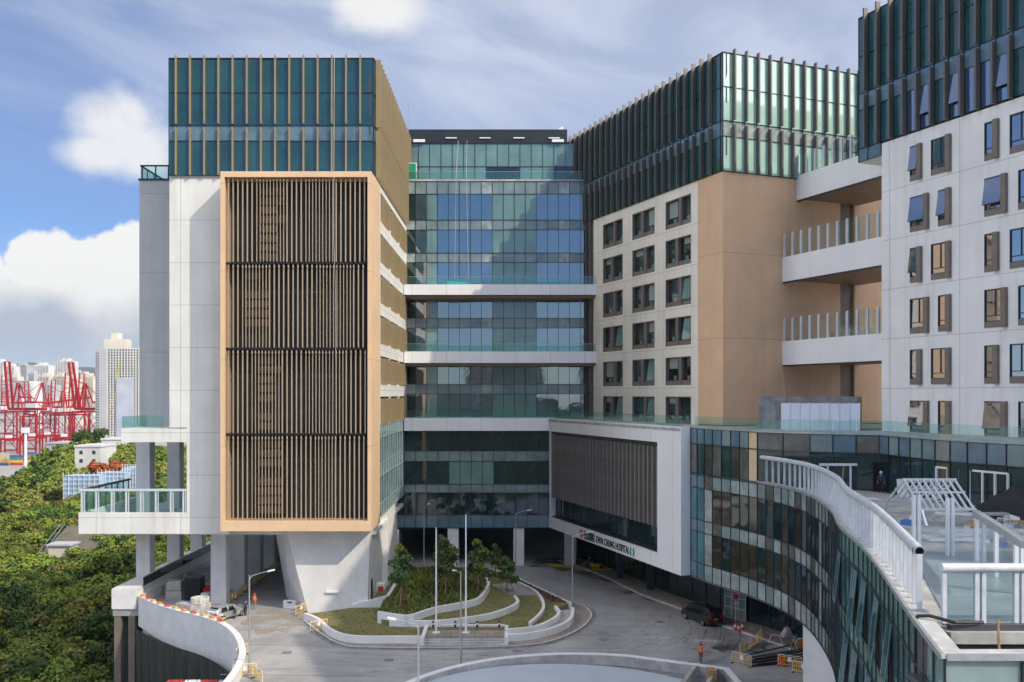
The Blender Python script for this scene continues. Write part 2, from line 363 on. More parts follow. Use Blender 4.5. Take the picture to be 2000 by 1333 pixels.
mat('hill_green', (.028, .048, .028), .95, c2=(.045, .065, .035), scale=.002, detail=8)
mat('crane_red', (.40, .014, .022), .45, ior=1.2, var=.15, scale=.1)
mat('red_paint', (.50, .02, .02), .4, var=.1)
mat('orange_cloth', (.80, .13, .03), .8, var=.1, scale=6)
mat('navy_cloth', (.02, .045, .14), .85, var=.15, scale=6)
mat('dark_cloth', (.018, .02, .03), .85, var=.15, scale=6)
mat('khaki_cloth', (.33, .25, .14), .85, var=.12, scale=6)
mat('brown_cloth', (.13, .08, .055), .85, var=.12, scale=6)
mat('grey_cloth', (.10, .10, .11), .85, var=.12, scale=6)
mat('lightblue_cloth', (.14, .32, .48), .85, var=.12, scale=6)
mat('skin', (.42, .24, .16), .55, var=.06, scale=5)
mat('hair', (.012, .01, .009), .6)
mat('helmet_red', (.62, .04, .03), .3)
mat('helmet_purple', (.22, .03, .10), .35)
mat('helmet_white', (.75, .73, .70), .3)
mat('helmet_orange', (.75, .28, .06), .35)
mat('helmet_blue', (.03, .06, .25), .35)
mat('car_silver', (.50, .51, .52), .25, metal=.6, coat=.6, var=.03)
mat('car_black', (.008, .008, .010), .22, coat=.8, var=.05)
mat('tyre', (.012, .012, .012), .85)
mat('rim', (.48, .48, .49), .3, metal=.8)
mat('car_glass', (.008, .011, .013), .04, ior=1.7)
mat('tail_red', (.55, .01, .01), .2, coat=.5)
mat('lamp_white', (.8, .8, .78), .2)
mat('plate_yellow', (.75, .55, .02), .4)
mat('barrier_yellow', (.72, .43, .04), .5, var=.12, scale=3)
mat('barrier_orange', (.78, .25, .03), .5, var=.12, scale=3)
mat('plastic_white', (.72, .72, .72), .4, var=.08, scale=2)
mat('plastic_red', (.6, .04, .04), .4, var=.1, scale=2)
mat('plastic_blue', (.05, .15, .45), .4, var=.1, scale=2)
mat('pipe_black', (.012, .012, .013), .5)
mat('timber', (.42, .25, .11), .7, var=.2, scale=3)
mat('net_dark', (.028, .036, .030), .9, c2=(.045, .045, .034), scale=.8, streak=.5)
mat('tarp_black', (.010, .012, .016), .7, var=.3, scale=1.5)
mat('pale_roof', (.52, .57, .62), .35, var=.06, scale=.3, streak=.0)
mat('pool_floor', (.26, .31, .33), .35, c2=(.19, .245, .27), scale=.35, detail=8)
mat('rope', (.55, .52, .47), .8)
mat('teal_net', (.02, .42, .40), .7)
mat('black', (.01, .01, .011), .5)
mat('sign_black', (.012, .012, .013), .45)
mat('sign_red', (.62, .015, .05), .4)
mat('sign_green', (.02, .36, .10), .4)
mat('exit_green', (.02, .30, .18), .4)
mat('yellow_paint', (.75, .55, .03), .5, var=.2, scale=2)
mat('bag', (.62, .60, .55), .85, var=.25, scale=2)
mat('scaffold_blue', (.38, .52, .66), .6, var=.2, scale=.4)
mat('city_white', (.66, .65, .62), .8, var=.1, scale=.05)
mat('city_cream', (.62, .57, .48), .8, var=.1, scale=.05)
mat('city_grey', (.44, .45, .46), .8, var=.1, scale=.05)
mat('city_window', (.05, .055, .06), .3)
mat('mural', (.50, .52, .57), .8, c2=(.36, .38, .47), scale=.04, detail=2)
mat('accent_yellow', (.70, .62, .04), .7)
mat('accent_orange', (.65, .30, .10), .7)
for nm, c in (('box_orange', (.58, .15, .05)), ('box_blue', (.05, .12, .28)), ('box_yellow', (.70, .40, .06)), ('box_red', (.42, .04, .05)), ('box_grey', (.40, .41, .42)), ('box_green', (.06, .25, .20))):
    mat(nm, c, .6, var=.12, scale=.2)

dirty('road', .55, .09, (.50, .50, .53)); dirty('road', .50, .5, (.62, .61, .60), (.35, 1.6, 1), R(25), .46, .66); dirty('road', .35, 2.2, (.68, .67, .66), (1, 1, 1), 0, .48, .62)
dirty('paving', .5, .3, (.5, .46, .42)); dirty('concrete', .5, .5, (.6, .58, .56)); dirty('pool_floor', .4, .8, (.65, .68, .7), (.3, 2, 1))
dirty('lawn_dry', .5, .5, (.55, .62, .45)); dirty('lawn_green', .5, .6, (.55, .6, .5)); dirty('pale_roof', .25, .15, (.75, .78, .82))

hm = bpy.data.materials.new('haze_air'); hm.use_nodes = True; hm.node_tree.nodes.clear(); MATS['haze_air'] = hm
pv = hm.node_tree.nodes.new('ShaderNodeVolumePrincipled'); pv.inputs['Color'].default_value = (.85, .91, 1.0, 1); pv.inputs['Density'].default_value = 5e-5; pv.inputs['Anisotropy'].default_value = .2
ho = hm.node_tree.nodes.new('ShaderNodeOutputMaterial'); hm.node_tree.links.new(pv.outputs[0], ho.inputs['Volume'])

def sheet_mat(name, c, rough, cover, scale):
    """thin deposit on the road: a broken film that lets the road show through"""
    mat(name, c, rough, var=.25, scale=scale); t = MATS[name].node_tree; K = t.links.new; b = t.nodes['Principled BSDF']
    tc_ = t.nodes.new('ShaderNodeTexCoord'); n_ = t.nodes.new('ShaderNodeTexNoise'); K(tc_.outputs['Object'], n_.inputs['Vector']); n_.inputs['Scale'].default_value = scale; n_.inputs['Detail'].default_value = 8; n_.inputs['Roughness'].default_value = .7
    r_ = t.nodes.new('ShaderNodeMapRange'); K(n_.outputs[0], r_.inputs[0]); r_.inputs[1].default_value = .40; r_.inputs[2].default_value = .66; r_.inputs[4].default_value = cover; K(r_.outputs[0], b.inputs['Alpha'])
sheet_mat('wet_mud', (.075, .062, .05), .35, .85, .5); sheet_mat('puddle', (.10, .09, .08), .06, .8, .6); sheet_mat('dust', (.36, .30, .22), .9, .75, .3); sheet_mat('plaster_dust', (.62, .61, .58), .9, .8, .7); sheet_mat('tyre_mark', (.12, .12, .12), .7, .30, .8)
def put(mb, name, parent, **k):
    """mesh written in world coordinates, parented to an unrotated thing"""
    o = mb.build(name, parent, **k); o.location = -parent.location; return o
class at_base:
    """inside the block, curtain() meshes written in world coordinates are moved under the thing"""
    def __init__(s, t): s.t = t
    def __enter__(s): s.n = set(s.t.children)
    def __exit__(s, *a):
        for c in s.t.children:
            if c not in s.n: c.location = c.location - s.t.location
PCH = 4.68
FLOORS = [23.7 + PCH * k for k in range(6)]           # window heads above the podium roof
def alt(*names):
    r = random.Random(len(names)); return lambda k, i, j: r.choice(names)

# ================================================================ left wing
A = thing('hospital_wing', 'left wing with tan slatted screen in a peach frame under a dark glass crown', 'building', (-26, 101, 0), group='hospital buildings')
mb = MB()
mb.box(-37.5, -15.6, 101.6, 139, 47.9, 60.7, 'core_dark'); mb.box(-37.7, -15.2, 101, 139.5, 60.7, 60.95, 'dark_metal')
mb.box(-37.7, -15.2, 101.1, 139.5, 47.75, 48.0, 'white_wall')
put(mb, 'crown_core', A)
crown = [(57.1, 60.9, 'v'), (53.5, 57.1, 'v'), (51.8, 53.5, 's'), (48.0, 51.8, 'v')]
with at_base(A):
    curtain(A, [(-37.7, 101), *[(-36.86 + 1.555 * k, 101) for k in range(14)], (-15.2, 101)], crown, lambda k, i, j: 'spandrel_blue' if k == 's' else 'glass_teal', seed=2)
    curtain(A, line((-15.2, 101), (-15.2, 139.5), 25), crown, lambda k, i, j: 'spandrel_blue' if k == 's' else 'glass_teal', seed=3)
f_up = MB().box(-.075, .075, -.30, 0, 53.62, 61.15, 'bronze_fin').build('fin', A); f_lo = MB().box(-.075, .075, -.30, 0, 48.0, 53.25, 'bronze_fin').build('fin', A)
s_up = MB().box(-.09, .09, -.55, 0, 53.62, 61.15, 'bronze_fin').build('fin', A); s_lo = MB().box(-.09, .09, -.55, 0, 48.0, 53.25, 'bronze_fin').build('fin', A)
first = True
for k in range(14):
    for f in (f_up, f_lo):
        loc = Vector((-36.86 + 1.555 * k, 100.93, 0)) - A.location
        if k == 0: f.location = loc
        else: dup(f, loc)
for k in range(24):
    for f in (s_up, s_lo):
        loc = Vector((-15.13, 102.2 + 1.54 * k, 0)) - A.location
        if k: dup(f, loc, rz=R(90))
        else: f.location = loc; f.rotation_euler.z = R(90)
# plain white wall beside the screen and the frame of the loggia
mb = MB(); mb.box(-37.7, -31.1, 101.15, 104.5, 20.3, 47.75, 'white_wall'); mb.box(-35.8, -31.1, 101.15, 104.5, 8.6, 20.3, 'white_wall')
mb.box(-37.6, -15.95, 104.5, 131, 20.3, 47.75, 'white_wall')
put(mb, 'wall', A)
mb = MB(); mb.box(-43.0, -35.8, 101.15, 112, 18.7, 20.2, 'white_wall'); mb.box(-47.7, -35.8, 101.15, 101.5, 8.6, 10.95, 'white_wall'); mb.box(-47.7, -47.35, 101.5, 116, 8.6, 10.95, 'white_wall')
mb.box(-47.3, -31.2, 101.5, 132, 8.75, 9.35, 'concrete'); mb.box(-46.9, -15.2, 102.6, 132, 8.3, 8.7, 'concrete_white')
put(mb, 'loggia', A)
mb = MB(); mb.box(-43.0, -38.4, 101.3, 101.36, 20.25, 21.55, 'rail_glass'); mb.box(-43.0, -42.94, 101.36, 110, 20.25, 21.55, 'rail_glass'); put(mb, 'balustrade', A)
mb = MB()
for x in (-47.4, -45.8, -44.1, -42.5, -40.9, -39.25, -37.6, -36.2): mb.box(x - .09, x + .09, 101.2, 101.36, 10.95, 13.3, 'steel_white'); mb.box(x + .22, x + .3, 101.2, 101.36, 10.95, 13.3, 'steel_white')
mb.box(-47.6, -35.85, 101.15, 101.42, 13.3, 13.55, 'steel_white'); mb.box(-47.55, -47.3, 101.42, 114, 13.3, 13.55, 'dark_frame')
for k in range(8): mb.box(-47.5, -47.38, 102.5 + 1.6 * k, 102.6 + 1.6 * k, 10.95, 13.3, 'dark_frame')
put(mb, 'railing', A)
mb = MB(); mb.box(-47.4, -35.9, 101.26, 101.29, 11.0, 13.3, 'rail_glass'); mb.box(-47.45, -47.42, 101.5, 114, 11.0, 13.3, 'rail_glass'); put(mb, 'railing_glass', A)
# peach frame
mb = MB()
mb.box(-31.1, -30.68, 98, 104.5, 9.37, 47.75, 'beige_panel'); mb.box(-15.4, -15.0, 98, 104.5, 9.37, 47.75, 'beige_panel')
mb.box(-30.68, -15.4, 98, 104.5, 47.15, 47.75, 'beige_panel'); mb.box(-30.68, -15.4, 98, 104.5, 9.37, 10.46, 'beige_panel')
put(mb, 'screen_frame', A)
mb = MB(); mb.box(-30.68, -15.4, 100.4, 100.8, 10.46, 47.15, 'slat_back')
for z in (19.7, 28.87, 38.04): mb.box(-30.68, -15.4, 98.5, 100.4, z - .09, z + .09, 'slat_back')
put(mb, 'screen_backing', A)
zb = [10.46, 19.54, 28.71, 37.88, 47.15]; rs = random.Random(5)
lv0 = [(-27.6, -24.9), (-27.6, -24.9), (-29.0, -26.3), (-27.3, -24.6)]
for p in range(4):
    z0, z1 = zb[p] + .06 + (0 if p == 0 else .22), zb[p + 1] - .04; mb = MB(); x = -30.35; a, b = lv0[p]
    while x < -15.5:
        tight = (a - .3 < x < b + .2) or (-21.4 - p % 2 * .9 < x < -18.9 + (p % 3) * .8)
        mb.box(x - (.038 if tight else .062), x + (.038 if tight else .062), 98.35, 98.45, z0, z1, 'slat_tan')
        mb.box(x - .03, x + .1, 98.2, 98.35, z1 - .35, z1 - .15, 'slat_tan')
        x += .36 if tight else .505
    put(mb, 'slat_screen', A)
    mb = MB(); z = zb[p] + .6
    while z < z1 - .5:
        if rs.random() < .86: mb.box(a, b - (rs.random() < .4) * .9, 99.7, 100.3, z, z + .75, 'louver_brown')
        z += 1.02
    put(mb, 'louver', A)
# right-hand side with rows of finned windows
mb = MB(); Y0, Y1 = 104.5, 131.6
zz_ = [20.4] + [z for k in range(6) for z in (FLOORS[k] - 3.3, FLOORS[k])] + [47.75]
mb.box(-15.9, -15.05, Y0, Y1, 47.1, 47.75, 'white_wall')
for k in range(6):
    if k: mb.box(-15.9, -15.05, Y0, Y1, FLOORS[k - 1], FLOORS[k] - 3.3, 'white_wall')
    for y in (Y0, 113.4, 122.2, 130.9): mb.box(-15.9, -15.05, y, y + .7, FLOORS[k] - 3.3, FLOORS[k], 'white_wall')
put(mb, 'side_wall', A)
wn = MB().box(-.02, .05, .0, 8.2, .02, 3.28, 'dark_frame').build('window', A)
MB().box(.05, .08, .1, 8.1, .6, 3.2, 'glass_teal').build('pane', wn)
for y in (.75, 1.9, 3.05, 4.5, 5.65, 6.8): MB().box(.05, 1.05, y, y + .16, .12, 3.05, 'bronze_fin').build('fin', wn)
MB().box(.08, .5, .02, 8.1, .03, .5, 'bronze_fin').build('sill', wn)
for k in range(6):
    for j, y in enumerate((105.2, 114.1, 122.75)):
        loc = Vector((-15.85, y, FLOORS[k] - 3.3)) - A.location
        if k == j == 0: wn.location = loc
        else: copy_tree(wn, loc, parent=A)
pod = [(19.0, 20.4, 's'), (16.05, 19.0, 'v'), (14.6, 16.05, 's'), (11.4, 14.6, 'v'), (10.0, 11.4, 's')]
with at_base(A):
    curtain(A, line((-15.1, 104.5), (-15.1, 128.6), 13), pod, lambda k, i, j: 'spandrel_green' if k == 's' else 'glass_green', frame='light_frame', seed=5)
mb = MB(); mb.box(-31, -15.6, 104.5, 131, 9.4, 20.3, 'core_dark'); put(mb, 'podium_core', A)
# the raking leg, side pier and columns under the wing
mb = MB(); mb.hexa([(-22.4, 101, -.1), (-15.9, 101, -.1), (-15.9, 112, -.1), (-26.6, 108.5, -.1)], [(-24.9, 101, 9.37), (-15.6, 101, 9.37), (-15.6, 112, 9.37), (-28.2, 108.5, 9.37)], 'concrete_white'); put(mb, 'raking_leg', A)
mb = MB(); mb.box(-20.4, -19.0, 100.8, 101, 2.15, 2.35, 'white_paint'); put(mb, 'wall_lamp', A)
mb = MB(); mb.box(-17.2, -15.15, 112.2, 119, -.1, 10, 'concrete_white'); mb.box(-17.2, -15.5, 121, 124.2, -.1, 10, 'concrete_white'); put(mb, 'pier', A)
for (x, y) in ((-44.3, 108.3), (-44.3, 118), (-44.3, 126.6)):
    put(MB().box(x, x + 1.6, y, y + 1.6, -.1, 18.7, 'concrete_white'), 'column', A)
for (x, y) in ((-34.5, 105.2), (-34.5, 112.4), (-34.5, 119.6), (-34.5, 126.6), (-30.2, 124)):
    put(MB().box(x, x + 1.75, y, y + 1.6, -.1, 8.3, 'concrete_white'), 'column', A)
put(MB().box(-36.6, -27, 131, 131.4, -.1, 8.3, 'concrete_dark'), 'rear_wall', A)
# grey annex behind the white wall
X = thing('annex_tower', 'grey stair tower with glass roof railing set back behind the left wing', 'building', (-40.8, 110, 0), group='hospital buildings')
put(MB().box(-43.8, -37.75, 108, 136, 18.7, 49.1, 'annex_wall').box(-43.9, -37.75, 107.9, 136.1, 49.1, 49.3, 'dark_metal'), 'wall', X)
mb = MB(); mb.box(-43.7, -37.8, 108.02, 108.14, 50.75, 50.93, 'dark_metal'); mb.box(-43.75, -43.6, 108.1, 134, 50.75, 50.93, 'dark_metal')
for x in (-43.5, -41.9, -40.4, -38.8): mb.box(x - .07, x + .07, 108.03, 108.13, 49.3, 50.75, 'dark_metal')
for k in range(12): mb.box(-43.7, -43.62, 110 + 2 * k, 110.12 + 2 * k, 49.3, 50.75, 'dark_metal')
put(mb, 'railing', X); put(MB().box(-43.6, -37.8, 108.06, 108.09, 49.35, 50.7, 'rail_glass').box(-43.68, -43.66, 108.1, 134, 49.35, 50.7, 'rail_glass'), 'railing_glass', X)
put(MB().box(-38.9, -37.9, 107.85, 108, 20.2, 23.2, 'dark_frame'), 'door', X)

# ================================================================ link block between the wings
K = thing('link_block', 'recessed glass link block with three white balcony bands between the two wings', 'building', (-2, 131, 0), group='hospital buildings')
put(MB().box(-15.6, 14, 131.5, 146, 5.4, 54.2, 'core_dark').box(-15.6, 12, 133.6, 146, 54.2, 60.4, 'core_dark').box(-15.1, 12.5, 131.0, 133.4, 54.3, 54.6, 'concrete'), 'core', K)
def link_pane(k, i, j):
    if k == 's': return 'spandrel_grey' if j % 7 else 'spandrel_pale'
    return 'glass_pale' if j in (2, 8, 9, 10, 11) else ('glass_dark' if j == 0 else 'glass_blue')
XL, XR = -15.3, 11.3
with at_base(K):
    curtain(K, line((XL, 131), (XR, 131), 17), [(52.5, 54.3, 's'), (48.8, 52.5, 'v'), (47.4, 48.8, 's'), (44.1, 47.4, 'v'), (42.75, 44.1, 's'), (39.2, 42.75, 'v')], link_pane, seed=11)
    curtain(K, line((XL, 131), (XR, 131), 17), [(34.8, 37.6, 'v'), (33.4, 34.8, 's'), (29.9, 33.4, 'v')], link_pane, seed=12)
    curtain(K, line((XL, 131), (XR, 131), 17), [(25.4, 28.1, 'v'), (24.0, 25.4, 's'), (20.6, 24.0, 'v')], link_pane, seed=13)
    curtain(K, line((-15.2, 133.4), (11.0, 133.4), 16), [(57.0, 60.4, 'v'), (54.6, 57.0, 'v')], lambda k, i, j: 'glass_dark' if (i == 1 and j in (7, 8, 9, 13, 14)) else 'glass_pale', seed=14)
    curtain(K, line((-16.6, 128.6), (5.25, 128.6), 14), [(16.05, 18.85, 'v'), (14.6, 16.05, 's'), (11.4, 14.6, 'v'), (10.2, 11.4, 's'), (7.1, 10.2, 'v'), (5.3, 7.1, 's')],
            lambda k, i, j: ('spandrel_grey' if i != 5 else 'spandrel_blue') if k == 's' else ('glass_pale' if (i == 2 and j in (5, 6, 7, 8)) else 'glass_dark'), seed=15)
put(MB().box(-16.4, 6, 129.1, 146, 5.0, 18.8, 'core_dark'), 'podium_core', K)
for (z0, z1, x1) in ((37.75, 39.2, 11.75), (28.3, 29.9, 11.75)):
    b = put(MB().box(-14.95, x1, 127.4, 131, z0, z1, 'white_panel'), 'balcony_band', K)
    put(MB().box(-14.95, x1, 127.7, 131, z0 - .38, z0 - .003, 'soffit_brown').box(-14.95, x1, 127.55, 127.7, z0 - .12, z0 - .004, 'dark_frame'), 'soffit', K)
    g = MB(); step = 26.6 / 12
    for i in range(12): g.box(-14.9 + step * i, -14.9 + step * (i + 1) - .03, 127.5, 127.53, z1, z1 + 1.05, 'rail_glass')
    put(g, 'balustrade', K); put(MB().box(-14.9, x1, 127.49, 127.54, z1 + 1.05, z1 + 1.09, 'galvanised'), 'handrail', K)
g = MB()
for i in range(14): g.box(-14.9 + 1.9 * i, -14.9 + 1.9 * i + 1.87, 131.05, 131.08, 54.6, 55.7, 'rail_glass')
put(g, 'balustrade', K); put(MB().box(-14.9, 11.5, 131.04, 131.09, 55.7, 55.74, 'galvanised'), 'handrail', K)
g = MB()
for i in range(10): g.box(-14.9 + 2.05 * i, -14.9 + 2.05 * i + 2.02, 127.5, 127.53, 20.65, 21.75, 'rail_glass')
put(g, 'balustrade', K)
put(MB().box(-14.95, 5.9, 127.4, 131, 18.9, 20.65, 'white_panel'), 'balcony_band', K)
put(MB().box(-15.0, 8.0, 133.2, 133.6, 60.4, 62.35, 'dark_metal').box(-15.0, 8.0, 133.6, 145, 60.4, 62.3, 'dark_metal'), 'roof_parapet', K)
for x in (-9.6, -4.7, .2, 5.3): put(MB().box(x, x + 1.6, 133.0, 133.2, 61.0, 61.15, 'lamp_white'), 'roof_light', K)
for x in (-13.8, 6.3): put(MB().box(x - .5, x + 1.2, 132.9, 133.2, 60.45, 60.85, 'white_paint'), 'roof_vent', K)
put(MB().hexa([(5.6, 136, 62.3), (7.6, 136, 62.3), (7.6, 138, 62.3), (5.6, 138, 62.3)], [(7.4, 136, 63.6), (7.6, 136, 63.6), (7.6, 138, 63.6), (7.4, 138, 63.6)], 'white_paint'), 'roof_hood', K)
for x in (-14.9, 10.2): put(MB().box(x, x + 1.3, 131.2, 131.3, 54.6, 57.0, 'white_paint').box(x + .12, x + 1.18, 131.15, 131.21, 54.7, 56.9, 'exit_green'), 'door', K)
for i, x in enumerate((-9.0, .2, 7.4)): put(MB().box(x, x + 1.5, 128.7, 130.2, -.1, 5.3, 'concrete_white'), 'column', K)
put(MB().box(-15.9, -15.6, 129.3, 152, -.1, 4.94, 'core_dark').box(-15.6, 30, 152, 152.4, -.1, 5.3, 'core_dark').box(-16, 26, 129.2, 152, 4.95, 5.28, 'core_dark'), 'rear_wall', K)  # near-black closing walls stand in for shade under the block

# ================================================================ middle wing (rotated)
TH = R(22.3); EV = Vector((math.cos(TH), math.sin(TH))); DV = Vector((-math.sin(TH), math.cos(TH)))
B0 = Vector((22.95, 100, 0)); C0 = Vector((34.2, 90.6, 0))
def bw(x, y, z=0): return Vector((B0.x + EV.x * x + DV.x * y, B0.y + EV.y * x + DV.y * y, z))
def cw(x, y, z=0): return Vector((C0.x + EV.x * x + DV.x * y, C0.y + EV.y * x + DV.y * y, z))
B = thing('hospital_wing', 'middle wing with cream window wall, blank peach corner and finned glass crown', 'building', B0, TH, 'hospital buildings')
mb = MB(); mb.box(.9, 31, .6, 42, 20.6, 48.2, 'core_dark'); mb.box(.4, 30, .4, 42, 48.2, 61.1, 'core_dark'); mb.box(0, 30, 0, 42, 61.1, 61.3, 'dark_metal'); mb.build('core', B)
crownB = [(57.5, 61.2, 'v'), (53.8, 57.5, 'v'), (52.1, 53.8, 's'), (48.3, 52.1, 'v')]
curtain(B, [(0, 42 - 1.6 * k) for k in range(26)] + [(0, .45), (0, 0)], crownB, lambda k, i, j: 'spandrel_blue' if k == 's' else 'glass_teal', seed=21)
curtain(B, [(0, 0)] + [(1.3 + 1.58 * k, 0) for k in range(19)], crownB, lambda k, i, j: 'spandrel_pale' if k == 's' else 'glass_sunlit', seed=22)
f1 = MB().box(-.48, 0, -.08, .08, 53.9, 61.6, 'bronze_shaded').build('fin', B); f2 = MB().box(-.48, 0, -.08, .08, 48.25, 53.35, 'bronze_shaded').build('fin', B)
for k in range(24):
    for f in (f1, f2):
        if k == 0: f.location = (-.07, 2.0, 0)
        else: dup(f, (-.07, 2.0 + 1.6 * k, 0))
for k in range(18):
    for f in (f1, f2): dup(f, (1.3 + 1.58 * k, -.07, 0), rz=R(90))
mb = MB(); mb.box(0, .9, .02, 4.8, 20.6, 48.25, 'beige_wall'); mb.box(.9, 16.2, 0.02, .6, 20.6, 48.25, 'beige_wall'); mb.box(18.3, 31, 0.02, .6, 20.6, 48.25, 'beige_wall'); mb.box(16.2, 18.3, .35, .6, 20.6, 48.25, 'fin_taupe'); mb.build('corner_wall', B)
mb = MB(); WY = (6.2, 14.2, 22.2); WW = 5.5
ys = [4.8, 6.2, 11.7, 14.2, 19.7, 22.2, 27.7, 30.5]
for k in range(6):
    for a, b in ((4.8, 6.2), (11.7, 14.2), (19.7, 22.2), (27.7, 30.5)): mb.box(0, .9, a, b, FLOORS[k] - 3.35, FLOORS[k], 'cream_wall')
    mb.box(0, .9, 4.8, 30.5, FLOORS[k], (FLOORS[k + 1] - 3.35) if k < 5 else 48.25, 'cream_wall')
mb.build('window_wall', B)
mb = MB(); mb.box(.1, .9, 30.5, 33, 20.6, 48.25, 'fin_taupe'); mb.box(-.35, .1, 31.0, 31.2, 20.6, 48.25, 'bronze_shaded'); mb.box(-.35, .1, 32.2, 32.4, 20.6, 48.25, 'bronze_shaded'); mb.build('end_panel', B)
def b_window(var):
    wn = MB()                                             # frame: reveals at both ends, head, and a broad mullion panel; local y runs away along the wall
    wn.box(.0, .88, 5.38, 5.5, 0, 3.35, 'fin_taupe').box(.0, .88, 0, .10, 0, 3.35, 'fin_taupe').box(.02, .88, .1, 5.38, 3.25, 3.35, 'fin_taupe')
    m0, m1 = (2.05, 2.65) if var else (2.75, 3.35)
    wn.box(.02, .88, m0, m1, 0, 3.25, 'fin_taupe')
    o = wn.build('window', B)
    for a, b in ((.1, m0), (m1, 5.38)):
        MB().box(.44, .48, a, b, .55, 3.25, 'window_glass').build('pane', o)
        MB().box(.38, .44, a, b, .55, .62, 'dark_frame').box(.38, .44, a, a + .06, .62, 3.25, 'dark_frame').box(.38, .44, b - .06, b, .62, 3.25, 'dark_frame').box(.38, .44, a + .06, b - .06, 1.15, 1.2, 'dark_frame').box(.42, .44, (a + b) / 2 - .3, (a + b) / 2 + .3, .65, 1.1, 'glass_pale').build('sash', o)
        MB().box(.12, .88, a, b, 0, .55, 'fin_taupe').build('sill', o)
    return o
protos = [b_window(0), b_window(1)]; used = [0, 0]; rbl = random.Random(44)
blm = [MB().box(.425, .438, .2, 2.0, 3.2 - h, 3.2, 'blind_cloth').build('blind', B) for h in (.7, 1.2, 1.9)]; blc = [0]
def add_blind(o, ms, y=0., x=0.):
    m = rbl.choice(ms); c = bpy.data.objects.new('blind', m.data); col.objects.link(c); c.parent = o; c.location = (x, y, 0)
sash_open = []
for k in range(6):
    for j, y in enumerate(WY):
        v = (k + j) % 2; loc = (0, y, FLOORS[k] - 3.35)
        if not used[v]: protos[v].location = loc; used[v] = 1; o = protos[v]
        else: o = copy_tree(protos[v], loc, parent=B)
        for c in list(o.children):
            if c.name.startswith(('blind', 'open_sash')): bpy.data.objects.remove(c)
        if rbl.random() < .55: add_blind(o, blm, 0 if rbl.random() < .4 else 3.25)
        if (k, j) in ((3, 0), (1, 1), (2, 0), (2, 2), (0, 2), (0, 1)):
            s = MB().hexa([(-.05, .15, .62), (-.01, .15, .62), (-.01, 1.9, .62), (-.05, 1.9, .62)], [(.34, .15, 3.2), (.38, .15, 3.2), (.38, 1.9, 3.2), (.34, 1.9, 3.2)], 'glass_pale').build('open_sash', o)

for o in blm: bpy.data.objects.remove(o)
# ================================================================ right wing (same grid, nearer)
Cw = thing('hospital_wing', 'right wing with white wall of scattered brown trimmed windows, running out of the picture', 'building', C0, TH, 'hospital buildings')
mb = MB(); mb.box(.7, 26, -85, -3.0, 20.6, 47.9, 'core_dark'); mb.box(.4, 26, -85, -.1, 47.9, 60.8, 'core_dark'); mb.box(0, 26, -85, 0, 60.8, 61.0, 'dark_metal'); mb.box(0, 26, -2.95, 0, 46.75, 46.85, 'white_panel'); mb.box(.0, 26, -.1, -.02, 46.8, 60.8, 'spandrel_blue')
mb.box(.01, 26, -3.0, -2.97, 20.6, 46.7, 'tower_wall'); mb.box(2, 25, -85, -30, 61.0, 66, 'tower_wall'); mb.box(0, 25, -60, -32, 61.0, 72.3, 'tower_wall'); mb.box(0, 25, -85, -60, 61.0, 79, 'tower_wall'); mb.build('core', Cw)  # unseen roof blocks, heights shaped to throw the plaza shadow
stC = [(0, 0), (0, -1.2)] + [(0, -1.2 - 1.6 * k) for k in range(1, 24)]
crownC = [(57.2, 61.0, 'v'), (53.5, 57.2, 'v'), (51.9, 53.5, 's'), (48.1, 51.9, 'v')]
curtain(Cw, stC, crownC, lambda k, i, j: 'spandrel_blue' if k == 's' else ('glass_mirror' if (i == 3 and j in (4, 5, 7, 8, 9, 10, 12, 13)) else 'glass_teal'), seed=31)
curtain(Cw, [(0, 0), (0, -1.2), (0, -2.95)], [(46.8, 48.1, 's')], lambda k, i, j: 'spandrel_blue', seed=32)
f1 = MB().box(-.5, 0, -.1, .1, 53.6, 61.5, 'bronze_shaded').build('fin', Cw); f2 = MB().box(-.5, 0, -.1, .1, 48.0, 53.1, 'bronze_shaded').build('fin', Cw)
for k in range(22):
    for f in (f1, f2):
        if k == 0: f.location = (-.07, -1.2, 0)
        else: dup(f, (-.07, -1.2 - 1.6 * k, 0))
for k in (5, 7, 10, 12):                               # top-hung lights of the crown that stand open
    y = -1.2 - 1.6 * (k - 1)
    MB().hexa([(-.36, y - 1.5, 49.3), (-.32, y - 1.5, 49.3), (-.32, y - .15, 49.3), (-.36, y - .15, 49.3)], [(-.1, y - 1.5, 51.85), (-.06, y - 1.5, 51.85), (-.06, y - .15, 51.85), (-.1, y - .15, 51.85)], 'glass_mirror').build('open_window', Cw)
CF = [23.4 + 4.67 * k for k in range(6)]; CHH = 3.2
groups = [(-6.44 - 8.02 * g) for g in range(5)]
mb = MB(); yl = -3.0
def c_cols(k): return [(y0 - a, y0 - b) for y0 in groups for a, b in (((0, 2.25), (3.2, 4.68)) if k % 2 == 0 else ((0, 1.45), (2.42, 4.68)))]
for k in range(6):
    prev = -3.0
    for a, b in c_cols(k): mb.box(0, .7, a, prev, CF[k] - CHH, CF[k], 'tower_wall'); prev = b
    mb.box(0, .7, -85, prev, CF[k] - CHH, CF[k], 'tower_wall')
    mb.box(0, .7, -85, -3.0, CF[k], CF[k + 1] - CHH if k < 5 else 47.95, 'tower_wall')
    if k == 0: mb.box(0, .7, -85, -3.0, 19, CF[0] - CHH, 'tower_wall')
mb.build('window_wall', Cw)
